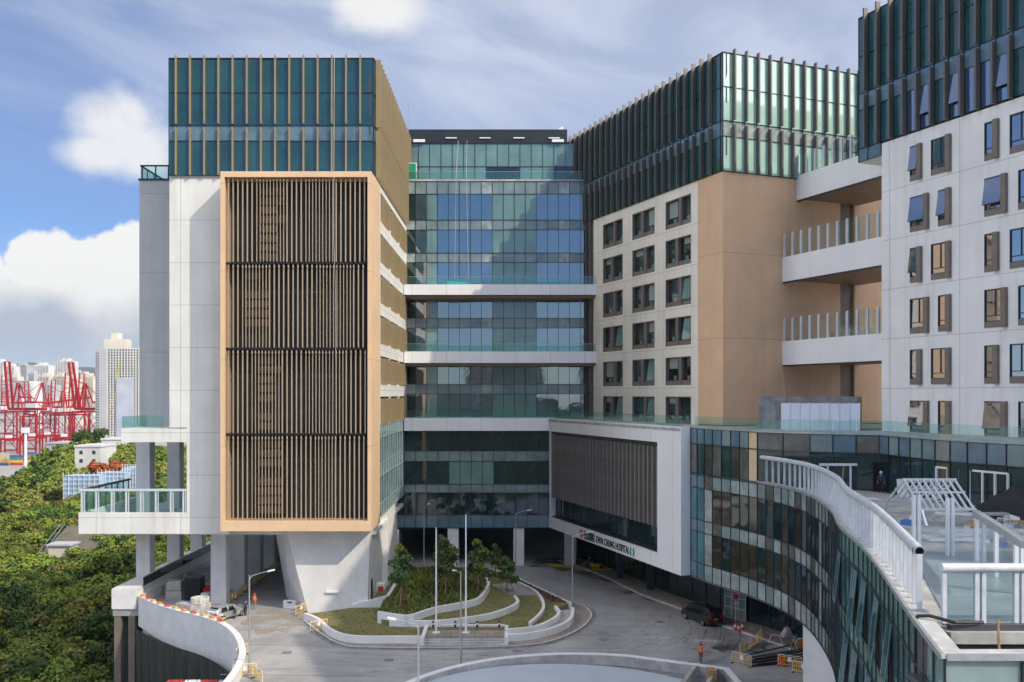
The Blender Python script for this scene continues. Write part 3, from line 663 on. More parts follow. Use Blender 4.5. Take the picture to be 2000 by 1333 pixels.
def c_window(wd):
    o = MB().box(-.32, .45, -wd, -wd + .46, 0, CHH, 'fin_taupe').box(.0, .45, -wd + .46, -wd + .5, .0, CHH, 'dark_frame').box(-.02, .45, -wd + .5, -.0, CHH - .1, CHH, 'dark_frame').box(-.02, .45, -.06, 0, 0, CHH - .1, 'dark_frame').build('window', Cw)
    MB().box(-.06, .4, -wd + .46, -.06, 0, .5, 'fin_taupe').build('sill', o)
    MB().box(.10, .14, -wd + .5, -.06, .5, CHH - .1, 'glass_mirror').build('pane', o)
    f = MB().box(.03, .10, -wd + .5, -.06, .95, 1.02, 'dark_frame').box(.03, .10, -wd + .5, -.06, .5, .56, 'dark_frame')
    if wd > 2: f.box(.03, .10, -1.05, -.98, 1.02, CHH - .1, 'dark_frame')
    f.build('sash', o); return o
def opened(o, wd):
    MB().hexa([(-.36, -wd + .5, .95), (-.31, -wd + .5, .95), (-.31, -.05, .95), (-.36, -.05, .95)], [(-.03, -wd + .5, CHH - .12), (.02, -wd + .5, CHH - .12), (.02, -.05, CHH - .12), (-.03, -.05, CHH - .12)], 'glass_mirror').box(-.38, -.31, -wd + .5, -.05, .9, .97, 'dark_frame').build('open_sash', o)
pw = {0: c_window(2.25), 1: c_window(1.47)}; un = {0: 1, 1: 1}
tips = {(5, 0), (4, 0), (4, 1), (3, 0), (4, 2), (0, 1), (0, 2)}
for k in range(6):
    for i, (a, b) in enumerate(c_cols(k)):
        t = 0 if a - b > 1.9 else 1; loc = (0, a, CF[k] - CHH)
        if un[t]: pw[t].location = loc; un[t] = 0; o = pw[t]; continue
        o = copy_tree(pw[t], loc, parent=Cw)
        if (k, i) in tips: opened(o, a - b)
opened(pw[0], 2.25)

# ================================================================ decks over the gap between the two wings
Dk = thing('sky_deck', 'stack of three open white decks with tall glass screens joining the middle and right wings', 'building', B0, TH, 'hospital buildings')
for (x0, z0, z1, hh, ye) in ((9.87, 45.8, 48.6, 2.4, -12.85), (7.93, 36.5, 39.3, 2.6, -15.9), (7.93, 27.2, 29.9, 2.6, -15.9)):
    MB().box(x0, x0 + .35, ye, -.0, z0 + .05, z1, 'white_panel').build('deck_band', Dk)
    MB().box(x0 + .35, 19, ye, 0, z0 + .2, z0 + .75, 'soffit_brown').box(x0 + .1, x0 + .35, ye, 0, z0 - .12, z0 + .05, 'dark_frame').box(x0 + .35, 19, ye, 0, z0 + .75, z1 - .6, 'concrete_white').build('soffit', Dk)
    n = 10 if ye > -13 else 12
    for i in range(n):
        y = -.25 - (-ye - .5) * i / (n - 1)
        MB().box(x0 + .02, x0 + .22, y - .13, y + .03, z1, z1 + hh, 'steel_white').box(x0 + .04, x0 + .2, y + .09, y + .16, z1, z1 + hh - .1, 'steel_white').build('post', Dk)
    g = MB()
    for i in range(n - 1):
        y = -.25 - (-ye - .5) * i / (n - 1); g.box(x0 + .08, x0 + .11, y - (-ye - .5) / (n - 1), y - .13, z1, z1 + hh - .12, 'screen_glass')
    g.build('glass_screen', Dk)
    mb = MB()
    for i in range(5): mb.box(x0 + 5, x0 + 5.1, -3 - 2 * i, -2.9 - 2 * i, z1, z1 + 1.2, 'steel_white')
    mb.box(x0 + 5.02, x0 + 5.05, -12, -2, z1, z1 + 1.1, 'rail_glass'); mb.build('inner_railing', Dk)

MB().box(9.9, 19, -15.9, -12.85, 45.9, 46.7, 'white_panel').build('deck_end', Dk)
# ================================================================ podium: entrance frame
FL, FR = Vector((5.2, 127.3)), Vector((17.2, 93.5)); fu = (FR - FL).normalized(); FLEN = (FR - FL).length
E_ = thing('entrance_block', 'white cantilevered frame around brown louvres above the main entrance, carrying the hospital name', 'building', (FL.x, FL.y, 0), math.atan2(fu.y, fu.x), 'hospital buildings')
# local x runs along the frame from the link block to the near corner, local -y is outside
mb = MB(); LX = FLEN
mb.box(-.2, LX, 0, 1.2, 18.85, 20.62, 'white_panel'); mb.box(LX - 5.0, LX, 0, 1.2, 5.5, 18.85, 'white_panel'); mb.box(-.2, LX - 5.0, -.0, 1.2, 5.5, 7.0, 'white_panel'); mb.box(-.2, .05, 0.02, 1.2, 7.0, 18.85, 'white_panel')
mb.box(-.2, LX - 5.0, .3, 1.2, 7.0, 7.12, 'dark_metal'); mb.box(0, LX, 1.2, 9, 5.45, 5.6, 'white_panel')
mb.build('frame', E_)
curtain(E_, [(x, 1.0) for x in [.05 + (LX - 5.05) * i / 18 for i in range(19)]], [(7.1, 18.85, 'v')], lambda k, i, j: 'glass_dark', seed=41)
sec = [(-.06, .88), (-.02, .14), (.10, .14), (.14, .55), (.66, .80), (.60, .90)]
blade = MB().prism(sec, 9.7, 18.35, 'blade_taupe').build('louver_blade', E_)
for i in range(30):
    loc = (.5 + (LX - 5.9) * i / 29, 0, 0)
    if i == 0: blade.location = loc
    else: dup(blade, loc)
MB().box(.05, LX - 5.0, .3, .9, 18.45, 18.85, 'dark_frame').build('louver_head', E_)
def text(s, size, m, parent, loc, rot, name, ext=.03, sx=1.):
    cu = bpy.data.curves.new(name, 'FONT'); cu.body = s; cu.size = size; cu.extrude = ext; cu.space_character = 1.02; cu.offset = size * .012
    t = bpy.data.objects.new(name, cu); col.objects.link(t); bpy.context.view_layer.update()
    dg = bpy.context.evaluated_depsgraph_get(); me = bpy.data.meshes.new_from_object(t.evaluated_get(dg)); bpy.data.objects.remove(t)
    me.materials.clear(); me.materials.append(MATS[m]); o = bpy.data.objects.new(name, me); col.objects.link(o)
    o.parent = parent; o.location = loc; o.rotation_euler = rot; o.scale = (sx, 1, 1); return o
# sign band: px 1132..1238 of the photograph lie between x = 12.3 and 28.6 on the frame
rot = (R(90), 0, 0)
def fx(px):
    k = (px - CX) / F; return (k * FL.y - FL.x) / (fu.x - k * fu.y)
t_cn = text('葵涌醫院', 1.12, 'sign_black', E_, (fx(1140), -.02, 5.80), rot, 'chinese_lettering')
t_cn.scale.x = (fx(1161.5) - fx(1140)) / max(.1, t_cn.dimensions.x)
t_en = text('KWAI CHUNG HOSPITAL', 1.16, 'sign_black', E_, (fx(1164.5), -.02, 5.82), rot, 'english_lettering')
t_en.scale.x = (fx(1229) - fx(1164.5)) / max(.1, t_en.dimensions.x)
xr = fx(1135.5)
em = MB()
for s, (w_, h_) in enumerate(((.52, .62),)):
    pts = [(xr + .50 * math.sin(t) * (1 + .10 * math.cos(4 * t)), 6.25 + .50 * math.cos(t) * (1 + .10 * math.cos(4 * t))) for t in [2 * math.pi * i / 32 for i in range(32)]]
    em.hexa([(x, -.06, z) for x, z in pts], [(x, 0, z) for x, z in pts], 'sign_red')
for k in range(4):
    a = k * math.pi / 2 + .4; em.box(xr + .2 * math.cos(a) - .05, xr + .2 * math.cos(a) + .05, -.075, -.06, 6.25 + .25 * math.sin(a) - .08, 6.25 + .25 * math.sin(a) + .08, 'white_paint')
em.build('red_emblem', E_)
xg = fx(1235); em = MB()
for sgn in (-1, 1):
    pts = [(xg + sgn * (.12 + .42 * math.cos(t)), 6.2 + .55 * math.sin(t)) for t in [-1.2 + 2.4 * i / 12 for i in range(13)]] + [(xg + sgn * (.12 + .16 * math.cos(t)), 6.2 + .22 * math.sin(t)) for t in [1.2 - 2.4 * i / 8 for i in range(9)]]
    em.hexa([(x, -.06, z) for x, z in pts], [(x, 0, z) for x, z in pts], 'sign_green')
em.build('green_emblem', E_)

# ================================================================ podium: curved glass block
Pd = thing('curved_podium', 'curved glass podium with banded storeys sweeping forward below the roof terrace on the right', 'building', (22, 70, 0), group='hospital buildings')
far = resample([(18.25, 93.9), (19.3, 90.5), (21.0, 86.5), (22.6, 81.5), (23.4, 76), (23.2, 70.5), (21.8, 62.5), (19.7, 54.9), (17.7, 45.3), (14.2, 32.3)], 44)
near = line((14.2, 32.3), (13.05, 27.7), 3); tail = line((13.05, 27.7), (34, 27.7), 9)
rp = random.Random(9)
def pod_pane(k, i, j):
    if j < 2: return 'spandrel_blue' if k == 's' else 'glass_green'
    if j > 46: return 'spandrel_grey' if k == 's' else 'glass_pale'
    if j > 25: return 'spandrel_green' if k == 's' else 'glass_green'
    if j > 20: return 'spandrel_taupe' if k == 's' else 'glass_blue'
    if k == 's': return rp.choice(('spandrel_pale', 'spandrel_pale', 'spandrel_grey', 'spandrel_taupe'))
    return 'spandrel_pale' if j in (2, 18) else rp.choice(('glass_brown', 'glass_dark', 'glass_dark'))
low = [(14.6, 16.05, 's'), (11.4, 14.6, 'v'), (10.2, 11.4, 's'), (7.1, 10.2, 'v'), (5.5, 7.1, 's')]
with at_base(Pd):
    curtain(Pd, far + near[1:] + tail[1:], low, pod_pane, frame='dark_metal', mull=.07, proud=.06, seed=51)
iq = max(i for i, p in enumerate(far) if p.y > 82.3); wall_start = far[iq]
up_path = far[:iq + 1] + line(wall_start, (25.7, 79.3), 2)[1:] + line((25.7, 79.3), (30.8, 77.0), 3)[1:] + resample([(30.8, 77.0), (31.2, 73.5), (32.3, 68.0), (34.8, 62.3), (42.0, 45.5), (49.5, 28)], 34)[1:]
with at_base(Pd):
    curtain(Pd, up_path, [(19.0, 20.55, 's'), (15.9, 19.0, 'v')], lambda k, i, j: ('panel_peach' if j == iq - 1 else ('spandrel_blue' if j < 3 else rp.choice(('spandrel_grey', 'spandrel_blue', 'spandrel_taupe')))) if k == 's' or j == iq - 1 else ('glass_dark' if j > iq else rp.choice(('glass_brown', 'glass_dark', 'spandrel_taupe'))), frame='dark_metal', mull=.08, seed=52)
# roof of the podium, terrace floor, soffit
roof = [(5.0, 127.5)] + [(17.1, 93.7)] + [tuple(p) for p in offset(up_path, -.05)] + [(75, 20), (75, 150), (5, 150)]
put(MB().prism(roof, 20.2, 20.5, 'concrete'), 'roof_slab', Pd)
put(MB().strip(up_path, -.15, .1, 20.55, 20.66, 'light_frame'), 'roof_coping', Pd)
ter = [tuple(p) for p in offset(far[iq:] , -.2)] + [(15.0, 31.4), (70, 31.4), (70, 85), (30, 85)]
put(MB().prism(ter, 15.45, 15.85, 'concrete'), 'terrace_slab', Pd)
put(MB().strip(far[iq:] + near[1:] + tail[1:], -.55, .12, 16.05, 16.16, 'kerb').strip(far[iq:] + near[1:], .04, .16, 16.0, 16.19, 'galvanised').strip(tail, .04, .16, 16.0, 16.19, 'galvanised'), 'terrace_coping', Pd)
sof = [tuple(p) for p in offset(far + near[1:], -.1)] + [(34, 28), (60, 28), (60, 110), (26, 110)]
put(MB().prism(sof, 5.35, 5.5, 'concrete'), 'soffit', Pd)
put(MB().strip([(15.1, 31.6), (34, 31.6)], -.3, 0, 14.2, 16.05, 'membrane_dark').box(13.6, 34, 28.3, 31.6, 14.2, 14.4, 'membrane_dark').strip([(13.9, 31.5), (13.35, 28.2), (34, 28.2)], -.2, 0, 14.2, 16.0, 'membrane_dark'), 'planter_pit', Pd)
g = MB(); rail_path = offset(up_path, -.5)
for a, b in zip(rail_path, rail_path[1:]):
    d = (b - a) * .015
    g.hexa([(*(a + d), 20.5), (*(b - d), 20.5), (*(b - d + Vector((.02, .02))), 20.5), (*(a + d + Vector((.02, .02))), 20.5)], [(*(a + d), 21.75), (*(b - d), 21.75), (*(b - d + Vector((.02, .02))), 21.75), (*(a + d + Vector((.02, .02))), 21.75)], 'rail_glass')
put(g, 'balustrade', Pd); g = MB()
a0, b0 = Vector((5.75, 127.5)), Vector((17.5, 94.0))
for i in range(14):
    a, b = a0.lerp(b0, i / 14), a0.lerp(b0, (i + .985) / 14); n = Vector((.02, .008))
    g.hexa([(*a, 20.5), (*b, 20.5), (*(b + n), 20.5), (*(a + n), 20.5)], [(*a, 21.75), (*b, 21.75), (*(b + n), 21.75), (*(a + n), 21.75)], 'rail_glass')
put(g, 'balustrade', Pd)
# windows of the near flank that stand open
for (i, z0, z1) in ((27, 11.5, 14.5), (31, 11.5, 14.5), (33, 11.5, 14.5), (36, 11.5, 14.5), (39, 11.5, 14.5), (29, 7.2, 10.1), (31, 7.2, 10.1), (34, 7.2, 10.1)):
    a, b = far[i], far[i + 1]; t = (b - a).normalized(); n = Vector((t.y, -t.x)); lo, hi = n * .42, n * .10; a = a + t * .05; b = b - t * .05
    mbx = MB().hexa([(*(a + lo), z0), (*(b + lo), z0), (*(b + lo - n * .05), z0), (*(a + lo - n * .05), z0)], [(*(a + hi), z1), (*(b + hi), z1), (*(b + hi - n * .05), z1), (*(a + hi - n * .05), z1)], 'glass_green')
    mbx.bar((*(a + lo), z0), (*(a + hi), z1), .02, .02, 'galvanised').bar((*(b + lo), z0), (*(b + hi), z1), .02, .02, 'galvanised')
    put(mbx, 'open_window', Pd)
    put(MB().hexa([(*(a + n * .02), z0), (*(b + n * .02), z0), (*b, z0), (*a, z0)], [(*(a + n * .02), z1), (*(b + n * .02), z1), (*b, z1), (*a, z1)], 'black'), 'window_opening', Pd)
# recessed ground floor glass
gf = [(9.6, 134), (14.5, 123.8), (18.6, 111), (20.5, 106.9), (23.3, 100.4), (24.6, 97), (28.0, 90.5), (31, 84)]
with at_base(Pd):
    curtain(Pd, resample(gf, 20), [(0.0, 5.4, 'v')], lambda k, i, j: 'glass_dark', frame='dark_frame', mull=.12, seed=53)
for (x, y) in ((13.6, 119), (16.5, 112)): put(MB().box(x, x + .8, y, y + .8, 0, 5.45, 'dark_metal'), 'column', Pd)
put(MB().prism([(24.0, 75.8), (26.2, 73.6), (26.8, 74.2), (24.6, 76.4)], -.1, 5.4, 'concrete_white'), 'pier', Pd)
dr = MB()
d0, d1 = Vector((32.05, 69.2)), Vector((34.3, 63.4)); tt = (d1 - d0).normalized(); nn = Vector((tt.y, -tt.x)) * .12
for i in range(7):
    p = d0.lerp(d1, i / 6) + nn; dr.box(p.x - .07, p.x + .07, p.y - .07, p.y + .07, 15.86, 18.5, 'white_paint')
for z in (15.92, 18.5): dr.bar((*(d0 + nn), z), (*(d1 + nn), z), .12, .14, 'white_paint')
put(dr, 'door_frame', Pd)
put(MB().box(30.2, 30.9, 76.7, 76.95, 15.86, 18.3, 'black'), 'doorway', Pd)

# grey plant box with pale panels on the podium roof
Q = thing('roof_kiosk', 'grey concrete kiosk with a row of pale glass panels on the podium roof', 'building', (27, 93, 20.5))
p0, p1 = Vector((24.8, 92.4)), Vector((33.3, 88.0)); u = (p1 - p0).normalized(); v = Vector((-u.y, u.x))
def qk(a, b, z): return (*(p0 + u * a + v * b), z)
put(MB().hexa([qk(0, 0, 20.5), qk(9.4, 0, 20.5), qk(9.4, 3, 20.5), qk(0, 3, 20.5)], [qk(0, 0, 23.75), qk(9.4, 0, 23.75), qk(9.4, 3, 23.75), qk(0, 3, 23.75)], 'concrete_dark'), 'wall', Q)
for i in range(8):
    a = 2.3 + .92 * i; put(MB().hexa([qk(a, -.5, 20.5), qk(a + .8, -.5, 20.5), qk(a + .8, -.44, 20.5), qk(a, -.44, 20.5)], [qk(a, -.5, 23.1), qk(a + .8, -.5, 23.1), qk(a + .8, -.44, 23.1), qk(a, -.44, 23.1)], 'skyglare_panel').hexa([qk(a + .8, -.55, 20.5), qk(a + .92, -.55, 20.5), qk(a + .92, -.4, 20.5), qk(a + .8, -.4, 20.5)], [qk(a + .8, -.55, 23.15), qk(a + .92, -.55, 23.15), qk(a + .92, -.4, 23.15), qk(a + .8, -.4, 23.15)], 'steel_white'), 'panel', Q)
# ================================================================ the ground around the buildings
def xy(px, py, z=0.0): p = gp(px, py, z); return Vector((p.x, p.y))
def struct(mb, name, kind='structure', **k): return tag(mb.build(name, **k), kind=kind)
edge_l = resample([(-42.4, 104.4), (-38.4, 99.8), (-34.2, 96.3), (-30.0, 92.9), (-27.0, 88.6), (-24.9, 83.9), (-23.6, 79.4), (-22.9, 73.3), (-22.6, 60), (-22.6, 44)], 40)
pl = [(-45.3, 160), (-45.3, 104.3)] + [tuple(p) for p in edge_l] + [(70, 44), (70, 160)]
struct(MB().prism(pl, -1.2, 0, 'road'), 'plaza_road')
W_ = thing('parapet_wall', 'curved white concrete parapet along the edge of the plaza ramp', 'wall', (-30, 92.9, 0))
n = offset(edge_l, .05); o = offset(edge_l, -.42); mb = MB()
for i in range(len(edge_l) - 1):
    zb0, zb1 = -2.3 - 1.0 * min(1, i / 12), -2.3 - 1.0 * min(1, (i + 1) / 12)
    mb.hexa([(*n[i], zb0), (*n[i + 1], zb1), (*o[i + 1], zb1), (*o[i], zb0)], [(*n[i], 1.05), (*n[i + 1], 1.05), (*o[i + 1], 1.05), (*o[i], 1.05)], 'concrete_white')
put(mb, 'wall', W_)
put(MB().strip(edge_l, -.5, .1, 1.05, 1.13, 'white_paint'), 'coping', W_)
put(MB().strip(edge_l[10:32], -2.4, .0, -3.35, -3.32, 'timber').strip(edge_l, -6, -.42, -3.3, -1.25, 'concrete'), 'soffit', W_)
tag(MB().box(-45.4, -42.65, 104.2, 150, -.4, 1.9, 'concrete_white').build('walkway_block'), 'white concrete walkway block at the left edge beside the outer column row', 'wall')
sw = thing('edge_screen', 'dark glazed screen on a white kerb behind the outer columns', 'fence', (-42.6, 118, 0))
put(MB().box(-42.64, -42.3, 104.6, 150, 0, 1.0, 'concrete_white'), 'kerb', sw); put(MB().box(-42.55, -42.45, 106, 150, 1.9, 2.9, 'glass_dark').box(-42.6, -42.4, 106, 150, 2.9, 3.0, 'concrete_white'), 'screen', sw)
# what carries the plaza: dark lower storeys behind a hanging net
tag(MB().prism([(-44.8, 158), (-44.8, 105.2)] + [tuple(p) for p in offset(edge_l, -2.6)] + [(68, 45), (68, 158)], -32, -1.3, 'core_dark').build('lower_storeys'), 'dark unfinished lower storeys below the plaza slab', 'building')
for x in (-45.2, -43.6): tag(MB().box(x, x + .75, 104.4, 105.1, -32, -.45, 'fin_taupe').build('outer_column'), 'tall bronze clad column under the %s of the white walkway block' % ('left corner' if x < -45 else 'middle'), 'column')
mb = MB(); npth = resample([(-42.0, 102.6), (-36.5, 96.6), (-30.6, 91.6), (-26.4, 86.0), (-24.4, 80), (-23.6, 73)], 120); rn = random.Random(4); ofs = [0.]
for i in range(120): ofs.append(.28 * math.sin(i * .9 + rn.uniform(-.5, .5)) + rn.uniform(-.1, .1))
pn = [offset(npth, 0)[i] + (Vector((-.6, -.75)) * ofs[i]) for i in range(121)]
for i in range(120):
    mb.poly([(*pn[i], -30), (*pn[i + 1], -30), (*(pn[i + 1] + Vector((.1, .1))), -12), (*(pn[i] + Vector((.1, .1))), -12)], 'net_dark'); mb.poly([(*(pn[i] + Vector((.1, .1))), -12), (*(pn[i + 1] + Vector((.1, .1))), -12), (*(npth[i + 1]), -2.2), (*(npth[i]), -2.2)], 'net_dark')
tag(mb.build('safety_net', smooth=True, recalc=False), 'dark green construction net hanging in folds below the curved parapet', 'net')
struct(MB().box(-42, -23.2, 62, 86.2, -32, -3.43, 'concrete'), 'lower_road')

# island in the turning circle
out_f = [xy(*p, .75) for p in ((593, 1198.6), (618, 1209), (647, 1232), (690, 1243), (779, 1244), (828, 1244))]
out_f = resample(out_f, 24)
out_r = resample([xy(*p, .75) for p in ((989, 1241), (1045, 1236), (1095, 1222), (1118, 1207), (1122, 1187))], 18)
inn_r = resample([xy(*p, .95) for p in ((988, 1231), (1045, 1225), (1082, 1210), (1095, 1197), (1088, 1184))], 16)
kb = resample([xy(*p) for p in ((590, 1212), (627, 1241), (667, 1262), (720, 1267), (840, 1268), (970, 1266), (1045, 1261), (1095, 1249), (1140, 1226), (1157, 1202), (1140, 1184), (1112, 1176))], 60)
struct(MB().strip(kb, -.22, .0, 0, .13, 'kerb').strip(kb, .0, .45, .004, .012, 'concrete_dark'), 'kerb')
ri = [xy(1112, 1180, .5), xy(992, 1123, .5), xy(952, 1111, .5), xy(830, 1109, .5), xy(765, 1112, .5)]
struct(MB().prism([tuple(p) for p in kb[1:]] + [tuple(p) for p in ri[1:]] + [(-16.5, 110), (-17, 101)], .004, .10, 'paving'), 'island_paving')
isl = [tuple(p) for p in offset(out_f, -.2)] + [xy(835, 1231, .6)] + [xy(985, 1231, .6)] + [tuple(p) for p in offset(inn_r, -.2)] + [tuple(p) for p in ri] + [(-15.5, 118), (-15.5, 112), (-16.6, 101.2)]
struct(MB().prism(isl, .1, .62, 'lawn_dry'), 'lower_lawn')
def wall_thing(path, z0, z1, th, label, name='planter_wall', m='concrete_white'):
    return tag(MB().strip(path, -th, 0, z0, z1, m).build(name), label, 'wall')
wall_thing(out_f, .1, .78, .35, 'low white planter wall curving from the raking leg to the steps')
wall_thing(out_r, .1, .78, .35, 'outermost white wall of the rounded planter end right of the steps')
wall_thing(inn_r, .3, 1.0, .35, 'inner stepped white wall of the rounded planter end')
struct(MB().prism([tuple(p) for p in offset(out_r, -.35)] + [tuple(p) for p in reversed(offset(inn_r, .0))], .1, .5, 'concrete'), 'planter_step')
wa = resample([xy(*p, 1.75) for p in ((737, 1196), (770, 1201), (802, 1203), (850, 1188), (907, 1177), (940, 1167), (957, 1140), (951, 1128))], 30)
wall_thing(wa, .5, 1.8, .35, 'upper white retaining wall holding the sapling bed on the island')
struct(MB().prism([tuple(p) for p in offset(wa, -.2)] + [xy(945, 1118, 1.6), xy(860, 1112, 1.6), xy(780, 1113, 1.6), xy(766, 1150, 1.6), xy(745, 1180, 1.6)], .6, 1.62, 'lawn_green'), 'upper_lawn')
wb = resample([xy(*p, 1.2) for p in ((760, 1213), (845, 1214), (900, 1209), (957, 1200), (995, 1188), (1014, 1176), (1008, 1164))], 30)
wall_thing(wb, .5, 1.25, .35, 'middle white retaining wall in front of the sapling bed, sweeping to a hook')
struct(MB().prism([tuple(p) for p in offset(wb, -.2)] + [tuple(p) for p in reversed(offset(wa, -.1))], .6, 1.1, 'lawn_dry'), 'middle_lawn')
wc = resample([xy(*p, .95) for p in ((992, 1129), (1022, 1143), (1047, 1158), (1059, 1180), (1052, 1198), (1032, 1216))], 24)
wall_thing(wc, .5, 1.0, .3, 'thin curved white wall between the pebbles and the right lawn')
struct(MB().prism([xy(955, 1160, .64), xy(1006, 1163, .64), xy(1046, 1163, .64), xy(1038, 1150, .64), xy(1000, 1138, .64), xy(962, 1142, .64)], .6, .66, 'stones'), 'pebble_bed')
struct(MB().prism([xy(993, 1125, .64), xy(1110, 1178, .64), xy(1076, 1176, .64), xy(1050, 1158, .64), xy(992, 1133, .64)], .6, .67, 'red_soil'), 'red_soil_strip')
wall_thing([xy(952, 1110, .8), xy(992, 1121, .8), xy(1113, 1178, .8)], .1, .82, .25, 'straight white kerb wall along the red soil strip')
st = MB(); a = xy(836, 1228, .6); b = xy(986, 1228, .6); y0 = a.y
st.box(a.x, b.x, 88.6, y0 + .6, .05, .60, 'paving')
for i in range(3): st.box(a.x, b.x, 88.6 - .42 * (i + 1), 88.6 - .42 * i, .05, .45 - .15 * i, 'concrete')
st.box(a.x - .35, a.x, 87.3, y0 + .6, .05, .8, 'concrete_white').box(b.x, b.x + .35, 87.6, y0 + .6, .05, .8, 'concrete_white').box(a.x, b.x, y0 + .6, y0 + .9, .05, .82, 'concrete_white')
tag(st.build('entrance_steps'), 'broad flight of three low steps with a paved landing under the flagpoles', 'steps')
tag(MB().hexa([(-17.6, 100.6, 0), (-13.4, 100.6, 0), (-13.4, 101, 0), (-17.6, 101, 0)], [(-17.6, 100.6, .9), (-13.4, 100.6, 2.0), (-13.4, 101, 2.0), (-17.6, 101, .9)], 'concrete_white').box(-13.75, -13.4, 101, 109, 0, 2.0, 'concrete_white').build('ramp_wall'), 'sloping white ramp wall beside the raking leg', 'wall')
tag(MB().box(-15.85, -15.75, 102.2, 104.0, .9, 3.2, 'black').box(-15.88, -15.72, 102.1, 102.2, .9, 3.3, 'white_paint').box(-15.88, -15.72, 104.0, 104.1, .9, 3.3, 'white_paint').build('service_door'), 'dark service door with white jambs on the right side of the raking leg', 'door')
# pavement in front of the ground floor glass
gfp = resample(gf, 20)
struct(MB().strip(gfp, -1, 3.2, .004, .12, 'paving').strip(gfp, 3.2, 3.5, .004, .14, 'kerb'), 'pavement')
# round basin at the bottom of the picture
cx, cy, rr = 5.6, 66.0, 16.1
ring = [Vector((cx + rr * math.cos(t), cy + rr * math.sin(t))) for t in [R(180 - 6 * i) for i in range(0, 19)]]
ring = ring + [xy(1300, 1290, .85), xy(1423, 1306, .85), Vector((18.6, 66))]
tag(MB().strip(ring, .0, .5, 0.004, .85, 'concrete').strip(ring, -.03, .53, .85, .92, 'white_paint').build('basin_wall'), 'low curved white topped wall round the pale disc roof at the bottom edge', 'wall')
dm = MB(); rings = [(14.9, .25), (14.2, .42), (11, .62), (7, .75), (3, .8), (.3, .82)]
for (r0, z0), (r1, z1) in zip(rings, rings[1:]):
    for i in range(64):
        t0, t1 = 2 * math.pi * i / 64, 2 * math.pi * (i + 1) / 64; c0x = 3.6
        dm.poly([(c0x + r0 * math.cos(t0), 66 + r0 * math.sin(t0), z0), (c0x + r0 * math.cos(t1), 66 + r0 * math.sin(t1), z0), (c0x + r1 * math.cos(t1), 66 + r1 * math.sin(t1), z1), (c0x + r1 * math.cos(t0), 66 + r1 * math.sin(t0), z1)], 'pale_roof')
tag(dm.build('disc_roof', smooth=True), 'smooth pale blue grey disc roof filling the round basin', 'roof')
struct(MB().prism([(p.x, p.y) for p in reversed(offset(ring, .1))], .002, .03, 'concrete_dark'), 'basin_floor')
tag(MB().bar((15.9, 79.0, .45), (13.2, 72.5, .45), .35, .9, 'concrete').bar((17.2, 77.4, .45), (15.2, 72.5, .45), .3, .9, 'concrete').build('trench_wall'), 'pair of low concrete trench walls beside the disc roof', 'wall')
tag(MB().box(16.1, 16.75, 75.2, 76.2, .03, 1.35, 'timber').build('timber_box'), 'upright brown timber box in the concrete trench', 'box')

def patch(px, py, rx, ry, m, name, seed, z=.006, ang=0):
    r = random.Random(seed); c = xy(px, py); pts = []
    for i in range(28):
        a = 2 * math.pi * i / 28; q = r.uniform(.72, 1.12); x, y = rx * q * math.cos(a), ry * q * math.sin(a)
        pts.append((c.x + x * math.cos(ang) - y * math.sin(ang), c.y + x * math.sin(ang) + y * math.cos(ang), z))
    struct(MB().poly(pts, m), name, recalc=False)
patch(1110, 1104, 5.5, 4.5, 'wet_mud', 'wet_patch', 1, .006, -.5); patch(1190, 1130, 7, 2.2, 'wet_mud', 'wet_patch', 2, .008, -.9); patch(1085, 1095, 3.2, 2.0, 'puddle', 'puddle', 3, .011, -.3); patch(1260, 1165, 5, 1.4, 'wet_mud', 'wet_patch', 4, .009, -1.0)
patch(545, 1212, 4.2, 5.5, 'dust', 'dust_patch', 5, .006, .2); patch(1450, 1262, 3.4, 2.2, 'wet_mud', 'wet_patch', 6, .007, .6); patch(1180, 1118, 2.0, 1.0, 'plaster_dust', 'dust_patch', 7, .013, -.6); patch(1075, 1120, 3.5, .8, 'plaster_dust', 'dust_patch', 8, .014, -.5); patch(1330, 1250, 5, 1.2, 'plaster_dust', 'dust_patch', 9, .012, -.2)
for i, (px, py) in enumerate(((560, 1275), (760, 1290), (1180, 1250), (1290, 1215), (1010, 1272))):
    c = xy(px, py); tag(MB().box(-.4, .4, -.4, .4, .004, .012, 'dark_metal').box(-.34, .34, -.34, .34, .012, .016, 'concrete_dark').build('manhole_cover', loc=(c.x, c.y, 0), rz=.3 * i), 'square iron manhole cover in the road ' + ('near the sunlit street lamp', 'left of the basin', 'right of the island', 'in front of the parked black vehicle', 'before the steps')[i], 'manhole cover', 'manhole covers')
cj = MB()
for q in range(5):
    a, b = xy(430, 1318 - q * 30), xy(735, 1321 - q * 28)
    if q in (0, 2): cj.bar((*a, .006), (*b, .006), .10, .006, 'concrete_dark')
for (p_, q_) in (((1150, 1180), (1330, 1240)), ((1130, 1240), (1400, 1275)), ((1000, 1275), (1130, 1240))): cj.bar((*xy(*p_), .006), (*xy(*q_), .006), .06, .006, 'concrete_dark')
struct(cj, 'slab_joint')
tm = MB(); rk = random.Random(6)
